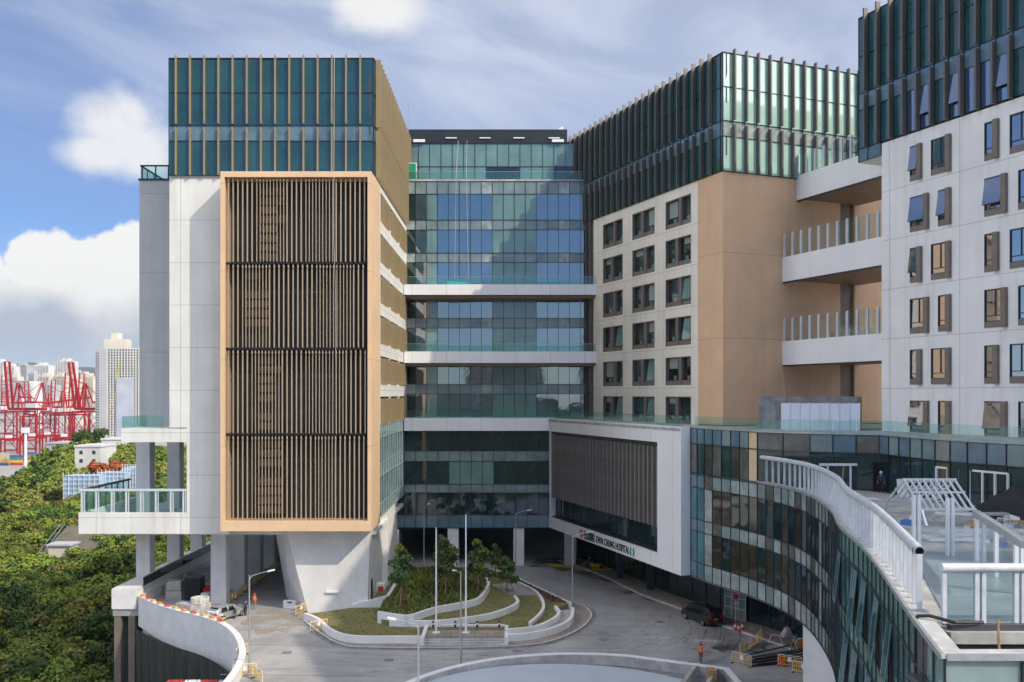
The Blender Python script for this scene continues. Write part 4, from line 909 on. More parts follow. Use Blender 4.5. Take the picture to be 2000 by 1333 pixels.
for k in range(16):
    r0 = rk.uniform(15.5, 27); a0 = rk.uniform(.1, 1.2); a1 = a0 + rk.uniform(.4, 1.1); cxx, cyy = -3 + rk.uniform(-2, 2), 100 + rk.uniform(-3, 3)
    for s_ in (0, 1.5):
        for i in range(14):
            t0, t1 = -a0 + (a0 - a1) * i / 14 + .9, -a0 + (a0 - a1) * (i + 1) / 14 + .9; ra, rb = r0 + s_, r0 + s_ + .16
            z = .0165 + .0004 * k; tm.poly([(cxx + ra * math.cos(t0), cyy + ra * math.sin(t0), z), (cxx + ra * math.cos(t1), cyy + ra * math.sin(t1), z), (cxx + rb * math.cos(t1), cyy + rb * math.sin(t1), z), (cxx + rb * math.cos(t0), cyy + rb * math.sin(t0), z)], 'tyre_mark')
for k in range(7):
    x0, y0 = rk.uniform(-20, 0), rk.uniform(77, 86); cur = rk.uniform(-.02, .02)
    for s_ in (0, 1.5):
        for i in range(12):
            xa, xb = x0 + i * 1.1, x0 + (i + 1) * 1.1; f = lambda x: y0 + s_ + cur * (x - x0) ** 2 - .05 * (x - x0)
            z = .023 + .0004 * k; tm.poly([(xa, f(xa), z), (xb, f(xb), z), (xb, f(xb) + .15, z), (xa, f(xa) + .15, z)], 'tyre_mark')
struct(tm, 'tyre_marks', recalc=False)
# ================================================================ valley, harbour and city far to the left
def terrain_z(x, y):
    px = x / y * F + CX
    z = -25 + 17 * min(1, max(0, (y - 150) / 200)) - 15 * min(1, max(0, (110 - px) / 105)) * min(1, max(0, (y - 200) / 130))
    if y > 400: z = z + (-47 - z) * min(1, (y - 400) / 170)
    return z + 1.2 * math.sin(x * .05) * math.cos(y * .04)
mb = MB(); GX = [-620 + 20 * i for i in range(30)]; GY = [40 + 18 * j for j in range(32)]; idx = len(mb.v)
for y in GY:
    for x in GX: mb.v.append((x, y, terrain_z(x, y) if y > 100 else -25))
k_ = mb.mi('terrain')
for j in range(len(GY) - 1):
    for i in range(len(GX) - 1):
        a = j * len(GX) + i; mb.f.append((a, a + 1, a + 1 + len(GX), a + len(GX))); mb.m.append(k_)
struct(mb, 'hillside', smooth=True)
struct(MB().box(-4000, 4000, -3000, 12000, -70, -48, 'harbour'), 'harbour_ground')
mb = MB(); rm = random.Random(3)
def ridge(y, base, pts, m, depth):
    P = []
    for (a, b) in zip(pts, pts[1:]):
        for t in range(10):
            f = t / 10; f2 = f * f * (3 - 2 * f); P.append((a[0] + (b[0] - a[0]) * f, a[1] + (b[1] - a[1]) * f2 + rm.uniform(-6, 6)))
    P.append(pts[-1])
    for (x0, h0), (x1, h1) in zip(P, P[1:]):
        mb.poly([(x0, y, h0), (x1, y, h1), (x1, y - depth, base), (x0, y - depth, base)], m); mb.poly([(x0, y, h0), (x1, y, h1), (x1, y + depth, base), (x0, y + depth, base)], m)
ridge(9000, -48, [(-8000, 180), (-6200, 260), (-5200, 285), (-4700, 330), (-4430, 255), (-4200, 285), (-3600, 210), (-2400, 300), (-1000, 240), (1500, 300), (5000, 250)], 'hill_green', 1500)
struct(mb, 'hills', smooth=True, recalc=False)

# what stands behind the camera and shows only in the glass: a wooded rise and a few towers
mb = MB(); ridge(-330, -48, [(-700, 10), (-420, 22), (-260, 14), (-90, 26), (60, 18), (240, 10), (600, 18)], 'hill_green', 150)
struct(mb, 'rear_hill', smooth=True, recalc=False)
for x, y, w_, h_, m in ((-95, -300, 34, 74, 'city_white'), (-30, -420, 46, 52, 'city_cream'), (50, -380, 30, 66, 'city_grey'), (-230, -360, 60, 60, 'city_white')):
    mb = MB().box(x, x + w_, y, y + 24, -40, h_, m); z = 10
    while z < h_ - 3:
        for i in range(int(w_ / 5)): mb.box(x + 1.5 + 5 * i, x + 4 + 5 * i, y + 24, y + 24.2, z, z + 1.6, 'city_window')
        z += 3.2
    tag(mb.build('apartment_tower'), 'apartment tower on the rise behind the viewpoint, seen only mirrored in glass', 'building', 'mirrored towers')
# ---- trees
def crown_mesh(name, seed, lobes, n, size, mats):
    r = random.Random(seed); mb = MB(); L_ = []
    for c, rad in lobes: L_.append((Vector(c), Vector(rad), r.choice(mats)))
    tot = sum(l[1].x * l[1].y for l in L_)
    for c, rad, m in L_:
        for i in range(int(n * rad.x * rad.y / tot)):
            d = Vector((r.gauss(0, 1), r.gauss(0, 1), r.gauss(0, 1))).normalized()
            if d.z < -.35 and r.random() < .75: d.z = -d.z
            q = r.random() ** .4 * (1 + .18 * math.sin(5 * d.x + 3 * d.y + seed)); p = c + Vector((d.x * rad.x, d.y * rad.y, d.z * rad.z)) * q
            nrm = (d * .9 + Vector((r.uniform(-1, 1), r.uniform(-1, 1), r.uniform(-.3, 1)))).normalized(); s = size * r.uniform(.6, 1.3)
            u = nrm.orthogonal().normalized(); u = Matrix.Rotation(r.uniform(0, 6.28), 3, nrm) @ u; v = nrm.cross(u)
            mm = m if r.random() < .8 else r.choice(mats)
            mb.poly([p - u * s * .5, p + v * s * .42 - nrm * s * .1, p + u * s * .5, p - v * s * .42 - nrm * s * .1], mm)
    me_o = mb.build(name, recalc=False); return me_o
def lobes_round(seed, rx, h):
    r = random.Random(seed); L_ = [((0, 0, h * .62), (rx * .75, rx * .75, h * .30))]
    for i in range(8):
        a = i * 2.4 + r.uniform(-.4, .4); q = r.uniform(.5, .85) * rx; s = r.uniform(.26, .48) * rx
        L_.append(((q * math.cos(a), q * math.sin(a), h * r.uniform(.50, .86)), (s, s, s * r.uniform(.6, .85))))
    return L_
PROT = []
for i, (ms, rx, h) in enumerate(((('leaf_mid', 'leaf_mid', 'leaf_olive'), 5.2, 9.5), (('leaf_dark', 'leaf_mid'), 4.6, 10.5), (('leaf_olive', 'leaf_mid', 'leaf_lime'), 5.6, 9.0), (('leaf_lime', 'leaf_mid'), 4.2, 8.0), (('leaf_olive', 'leaf_olive', 'leaf_mid'), 4.8, 8.5), (('leaf_dark',), 5.0, 9.5))):
    root = thing('broadleaf_tree', 'x', 'tree', (0, 0, -500)); cr_ = crown_mesh('crown', 40 + i, lobes_round(i + 1, rx, h), 3600, .62, ms); cr_.parent = root
    tb = MB().tube((0, 0, -2), (0, 0, h * .45), .28, 'bark', 7, .18); r = random.Random(i)
    for j in range(5):
        a = j * 1.3; tb.tube((0, 0, h * .38), (rx * .5 * math.cos(a), rx * .5 * math.sin(a), h * .68), .14, 'bark', 5, .05)
    tb.build('trunk', root); PROT.append((root, h))
kinds = ['mid green', 'dark green', 'olive green', 'bright lime', 'dry olive', 'dense dark']
rt = random.Random(12); spots = []
clear = lambda x, y: (70 < x / y * F + CX < 138 and 196 < y < 236) or (110 < x / y * F + CX < 290 and 286 < y < 316) or (135 < x / y * F + CX < 230 and 338 < y < 372)
y = 104.0
while y < 470:
    step = 6.4 if y < 260 else 8.2
    x = -.585 * y - 8
    while x < min(-.325 * y, -47 if y < 165 else -40):
        xx, yy = x + rt.uniform(-2.2, 2.2), y + rt.uniform(-2.2, 2.2)
        if not clear(xx, yy): spots.append((xx, yy))
        x += step * rt.uniform(.85, 1.15)
    y += step * .86
spots.sort(key=lambda p: p[1])
def where(x, y):
    px = x / y * F + CX
    return ('at the foot of the dark net' if y < 140 else 'on the near slope' if y < 190 else 'in the middle of the valley' if y < 260 else 'on the far rise below the port') + (' at the far left' if px < 90 else ' left of the balcony' if px < 200 else ' seen under the wing')
NIND = 285; rest = MB(); usedp = set()
for i, (x, y) in enumerate(spots):
    j = rt.choices(range(6), weights=(4, 3, 3, 2, 2, 2))[0]; root, h = PROT[j]; s = rt.uniform(.72, 1.12); rz = rt.uniform(0, 6.28); z = terrain_z(x, y) + rt.uniform(-1.2, .8)
    if i < NIND:
        lab = kinds[j] + ' tree ' + where(x, y)
        if j not in usedp: usedp.add(j); o = root; o.location = (x, y, z); o.rotation_euler.z = rz; o['label'] = lab
        else: o = copy_tree(root, (x, y, z), rz, lab)
        o.scale = (s, s, s * rt.uniform(.85, 1.1)); o['group'] = kinds[j] + ' trees ' + where(x, y)
    else:
        me = root.children[0].data if root.children[0].name.startswith('crown') else root.children[1].data
        M_ = Matrix.Translation((x, y, z)) @ Matrix.Rotation(rz, 4, 'Z') @ Matrix.Scale(s, 4); b = len(rest.v)
        vs = me.vertices; mats = [m.name for m in me.materials]
        for pi, p in enumerate(me.polygons):
            if pi % 3: continue
            q = [M_ @ vs[v].co for v in p.vertices]; c = sum(q, Vector()) / 4
            rest.poly([c + (v - c) * 1.75 for v in q], mats[p.material_index])
struct(rest, 'far_woodland', 'stuff', recalc=False)
def special_tree(px, py, Y, rx, h, ms, label, name='broadleaf_tree', seed=77):
    p = at(px, py, Y); t = thing(name, label, 'tree', (p.x, p.y, p.z - h)); c = crown_mesh('crown', seed, lobes_round(seed, rx, h), 3000, .9, ms); c.parent = t
    MB().tube((0, 0, -6), (0, 0, h * .5), .35, 'bark', 7, .2).build('trunk', t); return t
special_tree(205, 903, 318, 6, 8, ('flame_red',), 'flame tree with orange red blossom left of the blue scaffold', 'flame_tree', 78)
special_tree(228, 901, 322, 4.5, 7, ('flame_red', 'leaf_mid'), 'smaller flame tree with orange red blossom beside the white slab column', 'flame_tree', 79)
special_tree(176, 838, 420, 8.5, 13, ('leaf_dark',), 'large round dark tree standing alone in front of the apartment tower', seed=80)
special_tree(240, 866, 380, 9, 12, ('leaf_olive', 'leaf_mid'), 'bushy olive tree behind the white house, under the balcony slab', seed=81)
# houses in the wood
def block_house(px0, px1, py0, py1, Y, dep, m, label, name='house', wins=True):
    a, b = at(px0, py0, Y), at(px1, py1, Y); t = thing(name, label, 'building', ((a.x + b.x) / 2, Y, b.z))
    put(MB().box(a.x, b.x, Y, Y + dep, b.z - 12, a.z, m), 'wall', t); put(MB().box(a.x - .3, b.x + .3, Y - .3, Y + dep + .3, a.z, a.z + .7, m), 'roof', t)
    if wins:
        n = max(2, int((b.x - a.x) / 4))
        for i in range(n):
            for z in (a.z - 2.6, a.z - 5.8):
                x = a.x + (b.x - a.x) * (i + .5) / n; put(MB().box(x - .6, x + .6, Y - .12, Y, z, z + 1.3, 'city_window'), 'window', t)
    return t
block_house(146, 196, 874, 908, 350, 14, 'city_white', 'white two storey house among the trees below the dark round tree')
block_house(198, 238, 860, 885, 405, 12, 'city_white', 'long low white house behind the two storey house')
tb = block_house(90, 148, 868, 880, 430, 16, 'city_grey', 'low grey shed at the edge of the port above the trees', 'shed', False)
s0 = thing('scaffolded_house', 'house wrapped in pale blue scaffolding among the trees left of the balcony', 'building', at(200, 940, 300))
for (a, b, c, d, yy) in ((125, 195, 930, 952, 300), (192, 245, 924, 946, 304), (240, 276, 914, 940, 308)):
    p, q = at(a, c, yy), at(b, d, yy)
    put(MB().box(p.x, q.x, yy, yy + 7, q.z - 9, p.z, 'scaffold_blue'), 'sheeting', s0)
    g = MB(); x = p.x
    while x <= q.x + .1: g.box(x - .07, x + .07, yy - .5, yy - .36, q.z - 9, p.z + 1.2, 'plastic_white'); x += (q.x - p.x) / 7
    z = q.z - 8
    while z < p.z + 1.2: g.box(p.x - .3, q.x + .3, yy - .52, yy - .4, z - .06, z + .06, 'plastic_white'); z += 1.5
    put(g, 'scaffold', s0)
hp = at(118, 1072, 212); hut = thing('pump_hut', 'small pale concrete hut in a clearing on the wooded slope', 'building', (hp.x, hp.y, hp.z - 3))
put(MB().box(hp.x - 2.8, hp.x + 2.2, 212, 216, hp.z - 5, hp.z + .6, 'city_cream'), 'wall', hut); put(MB().box(hp.x - 3.2, hp.x + 2.6, 211.6, 216.4, hp.z + .6, hp.z + 1.0, 'city_grey'), 'roof', hut)
struct(MB().hexa([(hp.x - 7, 211, hp.z - 9), (hp.x + 4, 211, hp.z - 9), (hp.x + 4, 230, hp.z - 8), (hp.x - 7, 230, hp.z - 8)], [(hp.x - 7, 212, hp.z - 4), (hp.x + 4, 212, hp.z - 4), (hp.x + 6, 228, hp.z + 3), (hp.x - 6, 228, hp.z + 3)], 'bare_earth'), 'bare_slope')
rl = MB()
for dx_ in (0, 1.1): rl.bar((hp.x - 6.2 + dx_, 210, hp.z - 3.5), (hp.x - 5.0 + dx_, 222, hp.z + 4.2), .12, .12, 'galvanised')
for i in range(7): rl.bar((hp.x - 6.2 + .17 * i, 210 + 1.9 * i, hp.z - 3.5 + 1.2 * i), (hp.x - 5.1 + .17 * i, 210 + 1.9 * i, hp.z - 3.5 + 1.2 * i), .1, .1, 'galvanised')
tag(rl.build('slope_stair'), 'steep metal stair with rails up the slope beside the concrete hut', 'stairs')
# ---- port
def container(x, y, z, m, label): return tag(MB().box(0, 12.2, 0, 2.44, 0, 2.55, m).build('shipping_container', loc=(x, y, z)), label, 'container', 'containers stacked in the port')
cm = ['box_orange', 'box_blue', 'box_red', 'box_yellow', 'box_orange', 'box_grey', 'box_green']; cn = {'box_orange': 'orange', 'box_blue': 'blue', 'box_red': 'dark red', 'box_yellow': 'yellow', 'box_grey': 'grey', 'box_green': 'green'}
rc = random.Random(21)
for (x0, y0, nx, nz) in ((-520, 925, 3, 5), (-470, 960, 2, 5), (-440, 900, 2, 4), (-470, 1050, 4, 5), (-420, 1000, 3, 5), (-395, 1080, 4, 4)):
    for i in range(nx):
        for k in range(nz - (i % 2)):
            m = rc.choice(cm); container(x0 + 12.8 * i, y0 + 3 * i, -48 + 2.6 * k, m, cn[m] + ' shipping container in the port stacks below the red cranes')
def crane(px, Y, boom_deg, label, s=1., turn=0.):
    p = at(px, 880, Y); t = thing('quay_crane', label, 'crane', (p.x, Y, -48), R(turn), 'red quay cranes in the port'); t.scale = (s, s, s); m = 'crane_red'
    for x in (-9, 9):
        for y in (-12, 12): MB().bar((x, y, 0), (x * .92, y, 46), 1.4, 1.4, m).build('leg', t)
    pb = MB()
    for y in (-12, 12):
        for z in (4, 20, 45): pb.bar((-9, y, z), (9, y, z), 1.2, 1.5, m)
        pb.bar((-9, y, 4), (9, y, 20), .6, .6, m); pb.bar((-9, y, 44), (9, y, 22), .6, .6, m)
    for x in (-9, 9):
        for z in (14, 45): pb.bar((x, -12, z), (x, 12, z), 1.5, 1.6, m)
        pb.bar((x, -12, 15), (x, 12, 44), .6, .6, m)
    pb.build('portal_frame', t)
    g = MB()
    for y in (-3, 3): g.bar((-34, y, 48), (14, y, 48), 1.3, 2.6, m)
    for x in range(-34, 15, 6): g.bar((x, -3, 48), (x, 3, 48), .8, .8, m)
    g.build('girder', t)
    b = MB(); a = R(boom_deg); dxx, dzz = math.cos(a), math.sin(a); ln = 52
    for y in (-3, 3): b.bar((14, y, 48), (14 + dxx * ln, y, 48 + dzz * ln), 1.3, 2.6, m)
    for i in range(1, 9): b.bar((14 + dxx * ln * i / 8, -3, 48 + dzz * ln * i / 8), (14 + dxx * ln * i / 8, 3, 48 + dzz * ln * i / 8), .6, .6, m)
    b.build('boom', t)
    f = MB()
    for y in (-4, 4): f.bar((8, y, 47), (3, y * .4, 76), 1.3, 1.3, m); f.bar((-8, y, 47), (3, y * .4, 76), 1.0, 1.0, m)
    f.bar((3, 0, 76), (14 + dxx * ln * .62, 0, 48 + dzz * ln * .62), .6, .6, m); f.bar((3, 0, 76), (-32, 0, 49), .6, .6, m); f.build('apex_frame', t)
    MB().box(-26, -12, -4.5, 4.5, 49.5, 56, 'plastic_white').box(-26.2, -11.8, -4.7, 4.7, 54.5, 56.3, m).build('machinery_house', t)
    return t
crane(40, 1120, 84, 'nearest red quay crane at the far left with its boom almost upright', 1.12, 160)
crane(122, 1180, 80, 'red quay crane with raised twin boom in front of the cream towers', 1.0, 100)
crane(150, 1200, 80, 'red quay crane with raised boom, second from the apartment tower', 1.0, 100)
crane(170, 1130, 80, 'tall red quay crane right beside the apartment tower', 1.12, 160)
crane(78, 1500, 8, 'far red quay crane with its boom lowered level', 1.2, 5)
crane(96, 1400, 80, 'red quay crane with raised boom behind the lowered boom', .95, 100)
crane(58, 1300, 82, 'red quay crane with raised boom between the first boom and the mast', .9, 130)
crane(8, 1350, 78, 'red quay crane cut by the left edge of the picture', 1.0, 120)
def gantry(px, Y, label):
    p = at(px, 880, Y); t = thing('yard_gantry', label, 'crane', (p.x, Y, -48), 0, 'red yard gantries in the port'); m = 'crane_red'
    for x in (-12, 12):
        for y in (-4, 4): MB().bar((x, y, 0), (x, y, 24), 1.2, 1.2, m).build('leg', t)
    MB().bar((-13, -3, 25), (13, -3, 25), 1.4, 2, m).bar((-13, 3, 25), (13, 3, 25), 1.4, 2, m).bar((-12, -4, 3), (-12, 4, 3), 1, 1, m).bar((12, -4, 3), (12, 4, 3), 1, 1, m).build('girder', t)
    MB().box(-4, 1, -2.5, 2.5, 26, 29, 'plastic_white').build('trolley', t)
for px, Y, l in ((65, 1000, 'red yard gantry over the stacks left of the mast'), (95, 1040, 'red yard gantry over the stacks below the lowered boom'), (128, 990, 'red yard gantry nearest the dark round tree'), (20, 960, 'red yard gantry at the far left of the stacks')): gantry(px, Y, l)
p = at(50, 878, 900); tag(MB().tube((p.x, 900, -48), (p.x, 900, -14), 1.6, 'plastic_white', 8, 1.2).box(p.x - 3, p.x + 3, 898, 902, -14, -9, 'plastic_white').build('port_mast'), 'white mast with a square head between the container stacks', 'mast')
rv = MB(); rv.box(-1400, -250, 1690, 1705, -22, -17, 'city_grey')
for i in range(36): rv.box(-1390 + 32 * i, -1386 + 32 * i, 1694, 1701, -48, -22, 'city_grey')
tag(rv.build('viaduct'), 'grey road viaduct on many piers behind the cranes', 'bridge')
# ---- towers of the city
def tower(px0, px1, pt, Y, m, label, ribs=5, dep=26, cap=True):
    a, b = at(px0, pt, Y), at(px1, pt, Y); t = thing('apartment_tower', label, 'building', ((a.x + b.x) / 2, Y, -48), group='towers of the city across the harbour')
    wd = b.x - a.x; put(MB().box(a.x, b.x, Y, Y + dep, -48, a.z, m), 'wall', t)
    rb = MB(); wn_ = MB()
    for i in range(ribs):
        x = a.x + wd * (i + .5) / ribs; rb.box(x - wd / ribs * .33, x + wd / ribs * .33, Y - 4, Y, -48, a.z + (3 if i % 2 else 0), m)
        z = -30
        while z < a.z - 3:
            wn_.box(x - wd / ribs * .20, x + wd / ribs * .20, Y - 4.15, Y - 4, z, z + 1.5, 'city_window'); z += 3.1
    put(rb, 'bay', t); o = put(wn_, 'window_rows', t)
    if cap: put(MB().box(a.x + wd * .3, a.x + wd * .7, Y + 3, Y + dep - 4, a.z, a.z + 8, m), 'roof_house', t)
    return t
for a in ((-6, 8, 707, 2900, 'city_white', 'white tower cut by the left edge behind the cranes', 3), (10, 30, 716, 2700, 'city_white', 'white tower behind the first upright boom', 4), (31, 54, 713, 2800, 'city_grey', 'grey banded tower right of the first upright boom', 5),
          (64, 97, 714, 2600, 'city_white', 'white tower with stepped roof in front of the blue hill', 6), (74, 98, 736, 2100, 'city_cream', 'narrow cream tower below the white stepped one', 4), (54, 64, 724, 2950, 'city_cream', 'slender cream tower far behind the grey banded one', 3),
          (109, 145, 706, 2750, 'city_white', 'tall ribbed white tower rising above the cream estate', 6), (104, 128, 735, 2050, 'city_cream', 'left block of the cream estate behind the twin boom', 5), (129, 153, 738, 2080, 'city_cream', 'middle block of the cream estate behind the cranes', 5), (154, 184, 736, 2120, 'city_cream', 'right block of the cream estate beside the near tower', 6)): tower(*a)
for i, (a, b, t_, yy, m, lab) in enumerate(((56, 68, 730, 2500, 'city_grey', 'grey tower between the stepped white tower and the first boom'), (98, 112, 722, 3100, 'city_white', 'pale tower behind the left block of the cream estate'), (143, 158, 728, 3000, 'city_grey', 'grey tower behind the middle block of the cream estate'), (158, 172, 731, 3050, 'city_white', 'white tower behind the right block of the cream estate'), (20, 36, 736, 2300, 'city_cream', 'low cream tower behind the terminal building'), (84, 106, 752, 1800, 'city_grey', 'dark grey tower in front of the narrow cream one'), (172, 188, 742, 2700, 'city_cream', 'cream tower half hidden by the near apartment tower'))):
    tower(a, b, t_, yy, m, lab, 4)
fb = thing('terminal_building', 'broad white multi deck terminal behind the first red crane', 'building', (-1050, 1900, -48)); p, q = at(-20, 745, 1900), at(70, 800, 1900)
put(MB().hexa([(p.x, 1900, -48), (q.x, 1900, -48), (q.x, 1960, -48), (p.x, 1960, -48)], [(p.x, 1900, p.z), (q.x - 16, 1900, p.z), (q.x - 16, 1960, p.z), (p.x, 1960, p.z)], 'city_white'), 'wall', fb); dk = MB()
for i in range(16): dk.box(p.x, q.x - 3, 1897.5, 1900, -40 + 6 * i, -38.6 + 6 * i, 'city_grey')
put(dk, 'decks', fb)
# near apartment tower
p, q = at(186, 680, 1000), at(276, 680, 1000); m1 = at(209, 680, 1000).x; m2 = at(228, 740, 1000); T = thing('apartment_tower', 'nearest pale apartment tower with window grid and mural wall, left of the grey annex', 'building', ((p.x + q.x) / 2, 1000, -48))
put(MB().box(m1, q.x, 1004, 1030, -48, p.z, 'city_window').box(p.x + 1, m1, 998, 1030, -48, p.z - 1, 'city_grey'), 'wall', T)
g = MB(); z = -46
while z < p.z: g.box(m1, q.x, 1000.5, 1004, z, z + .9, 'city_white'); z += 2.9
for i in range(13):
    x = m1 + (q.x - m1) * i / 12; g.box(x - .35, x + .35, 1000.2, 1004, -48, p.z, 'city_white')
put(g, 'balcony_grid', T)
for i in range(7):
    put(MB().box(m1 + 10, m1 + 13.4, 1000.0, 1000.2, 40 + 2.9 * i * .9, 40.9 + 2.9 * i * .9, 'accent_yellow'), 'yellow_panel', T)
for i in range(6): put(MB().box(m1 + 3 + 3 * (i % 3), m1 + 5.6 + 3 * (i % 3), 1000.0, 1000.2, 4 + 4.2 * i, 5.2 + 4.2 * i, 'accent_yellow' if i > 2 else 'accent_orange'), 'coloured_panel', T)
put(MB().box(m2.x, at(262, 740, 1000).x, 999, 1000.2, -48, m2.z, 'mural'), 'mural_wall', T)
w2 = MB(); z = -40
while z < p.z - 4:
    for x in (p.x + 1.6, p.x + 3.6): w2.box(x, x + 1.1, 997.8, 998, z, z + 1.5, 'city_window')
    z += 2.9
put(w2, 'window_rows', T); put(MB().box(at(198, 0, 1000).x, at(241, 0, 1000).x, 1006, 1022, p.z, p.z + 10, 'city_cream').box(at(210, 0, 1000).x, at(224, 0, 1000).x, 1008, 1020, p.z + 10, p.z + 17, 'city_cream'), 'roof_house', T)

# ---- air
struct(MB().box(-8200, 5200, -3100, 12100, -71.5, 345, 'haze_air'), 'haze', 'stuff')
# ================================================================ roof terrace on the right
rl_path = resample([tuple(p) for p in offset(far[iq:], -.28)], 48)
while rl_path[-1].y < 33.2: rl_path.pop()
Rl = thing('terrace_railing', 'long curved white railing of flat posts along the terrace edge with open tube end', 'railing', (22, 60, 16.1))
for i, p in enumerate(rl_path):
    t = (rl_path[min(i + 1, len(rl_path) - 1)] - rl_path[max(i - 1, 0)]).normalized(); n_ = Vector((t.y, -t.x))
    mb = MB(); a, b = p - n_ * .095, p + n_ * .095; q = t * .03
    mb.hexa([(*(a - q), 16.15), (*(b - q), 16.15), (*(b + q), 16.15), (*(a + q), 16.15)], [(*(a - q), 18.2), (*(b - q), 18.2), (*(b + q), 18.2), (*(a + q), 18.2)], 'rail_paint')
    mb.hexa([(*(a - q * 3), 16.15), (*(b - q * 3), 16.15), (*(b + q * 3), 16.15), (*(a + q * 3), 16.15)], [(*(a - q * 3), 16.2), (*(b - q * 3), 16.2), (*(b + q * 3), 16.2), (*(a + q * 3), 16.2)], 'galvanised')
    put(mb, 'post', Rl)
hr = MB(); ang = [2 * math.pi * k / 14 for k in range(14)]
prev = None
for i, p in enumerate(rl_path):
    t = (rl_path[min(i + 1, len(rl_path) - 1)] - rl_path[max(i - 1, 0)]).normalized(); n_ = Vector((t.y, -t.x))
    cur = [Vector((*(p + n_ * .19 * math.cos(a)), 18.3 + .19 * math.sin(a))) for a in ang]
    if prev:
        for k in range(14): hr.poly([prev[k], prev[(k + 1) % 14], cur[(k + 1) % 14], cur[k]], 'rail_paint')
    prev = cur
inner = [Vector((p_.x, p_.y, p_.z)).lerp(Vector((*rl_path[-1], 18.3)), .2) for p_ in prev]
for k in range(14): hr.poly([prev[k], prev[(k + 1) % 14], inner[(k + 1) % 14], inner[k]], 'galvanised')
hr.poly([v + Vector((0, .25, 0)) for v in inner], 'black')
put(hr, 'handrail', Rl, smooth=False)
g = MB()
for a, b in zip(rl_path, rl_path[1:]):
    d = (b - a) * .06; g.poly([(*(a + d), 16.25), (*(b - d), 16.25), (*(b - d), 18.1), (*(a + d), 18.1)], 'screen_glass')
put(g, 'glass_infill', Rl)
Rb = thing('terrace_railing', 'short straight white railing with round handrail facing the camera at the terrace corner', 'railing', (17, 32, 16.05))
put(MB().tube((14.95, 32, 17.95), (24, 32, 17.95), .16, 'rail_paint', 14), 'handrail', Rb)
for x in (15.05, 16.18, 16.42, 17.55, 17.8, 18.9, 19.2, 20.4): put(MB().box(x - .07, x + .07, 31.95, 32.1, 16.0, 17.82, 'rail_paint'), 'post', Rb)
put(MB().box(15.1, 22, 32.0, 32.02, 16.1, 17.8, 'screen_glass').box(15, 24, 31.92, 32.12, 15.95, 16.03, 'galvanised'), 'glass_infill', Rb)
Sc = thing('glass_screen', 'half built glass screen with white posts and a sloping galvanised beam on the terrace', 'screen', (21, 44, 15.85))
for (x, y, h) in ((20.2, 46.2, 18.9), (20.45, 46.2, 18.9), (21.8, 46.0, 18.8), (22.05, 46.0, 18.8), (22.5, 44.5, 18.1), (22.85, 44.5, 18.1), (21.5, 40.8, 18.1), (20.4, 37.2, 18.1), (20.65, 37.2, 18.1)):
    put(MB().box(x - .08, x + .08, y - .07, y + .07, 15.85, h, 'steel_white'), 'post', Sc)
put(MB().bar((22.6, 44.8, 18.2), (19.75, 35.4, 18.2), .3, .3, 'galvanised'), 'beam', Sc)
put(MB().poly([(20.3, 46.2, 15.9), (21.9, 46.2, 15.9), (21.9, 46.2, 18.7), (20.3, 46.2, 18.7)], 'screen_glass').poly([(22.1, 46, 15.9), (22.6, 44.6, 15.9), (22.6, 44.6, 18), (22.1, 46, 18)], 'screen_glass').poly([(22.6, 44.5, 15.9), (20.4, 37.2, 15.9), (20.4, 37.2, 18), (22.6, 44.5, 18)], 'screen_glass'), 'glass', Sc)
struct(MB().prism([(15.5, 32.6), (30, 32.6), (30, 47.5), (20.6, 47.5)], 15.85, 15.9, 'pool_floor'), 'pool_floor')
Gb = thing('steel_gable_frame', 'silver steel gable frame of close set rafters standing on the terrace', 'pergola', (27, 59, 15.85))
X0, X1, YR = 25.6, 28.9, 60.0
for i in range(9):
    x = X0 + (X1 - X0) * i / 8; put(MB().bar((x, YR, 18.4), (x, YR - 2.6, 16.75), .09, .12, 'steel_white').bar((x, YR, 18.4), (x, YR + 2.6, 16.75), .09, .12, 'steel_white'), 'rafter', Gb)
put(MB().bar((X0 - .1, YR, 18.42), (X1 + .1, YR, 18.42), .12, .14, 'steel_white'), 'ridge_beam', Gb)
for dy_, z in ((-1.15, 17.66), (-2.6, 16.75), (1.15, 17.66), (2.6, 16.75)): put(MB().bar((X0 - .1, YR + dy_, z + .05), (X1 + .1, YR + dy_, z + .05), .12, .12, 'steel_white'), 'purlin', Gb)
for x in (X0, X1):
    for dy_ in (-2.6, 2.6): put(MB().bar((x, YR + dy_, 16.75), (x, YR + dy_ * 1.25, 15.85), .12, .12, 'steel_white'), 'leg', Gb)
put(MB().bar((X0 + .6, YR - 3.1, 16.6), (X1 + 1.3, YR - 3.4, 16.6), .5, .08, 'steel_white').bar((X0 + .6, YR - 3.6, 16.62), (X1 + 1.3, YR - 3.9, 16.62), .14, .08, 'steel_white').bar((X0 + .8, YR - 2.8, 16.64), (X0 + 1.2, YR - 4.2, 16.64), .1, .1, 'steel_white'), 'eave_tray', Gb)
tp = MB(); gx, gy = 14, 8
def tarp(u, v):
    x = 31.0 + 4.6 * u + .4 * v; y = 62.4 - 3.4 * v - 1.2 * u; z = 15.95 + (2.0 * (1 - v) ** 1.3) * min(1, .02 + 1.7 * u) * (1 - .25 * max(0, u - .6)) + .09 * math.sin(9 * u + 4 * v) + .05 * math.sin(23 * u)
    return (x, y, max(15.92, z))
for i in range(gx):
    for j in range(gy): tp.poly([tarp(i / gx, j / gy), tarp((i + 1) / gx, j / gy), tarp((i + 1) / gx, (j + 1) / gy), tarp(i / gx, (j + 1) / gy)], 'tarp_black')
tag(tp.build('tarpaulin', smooth=True, recalc=False), 'black tarpaulin sheet slung over materials in front of the terrace doors', 'tarpaulin')
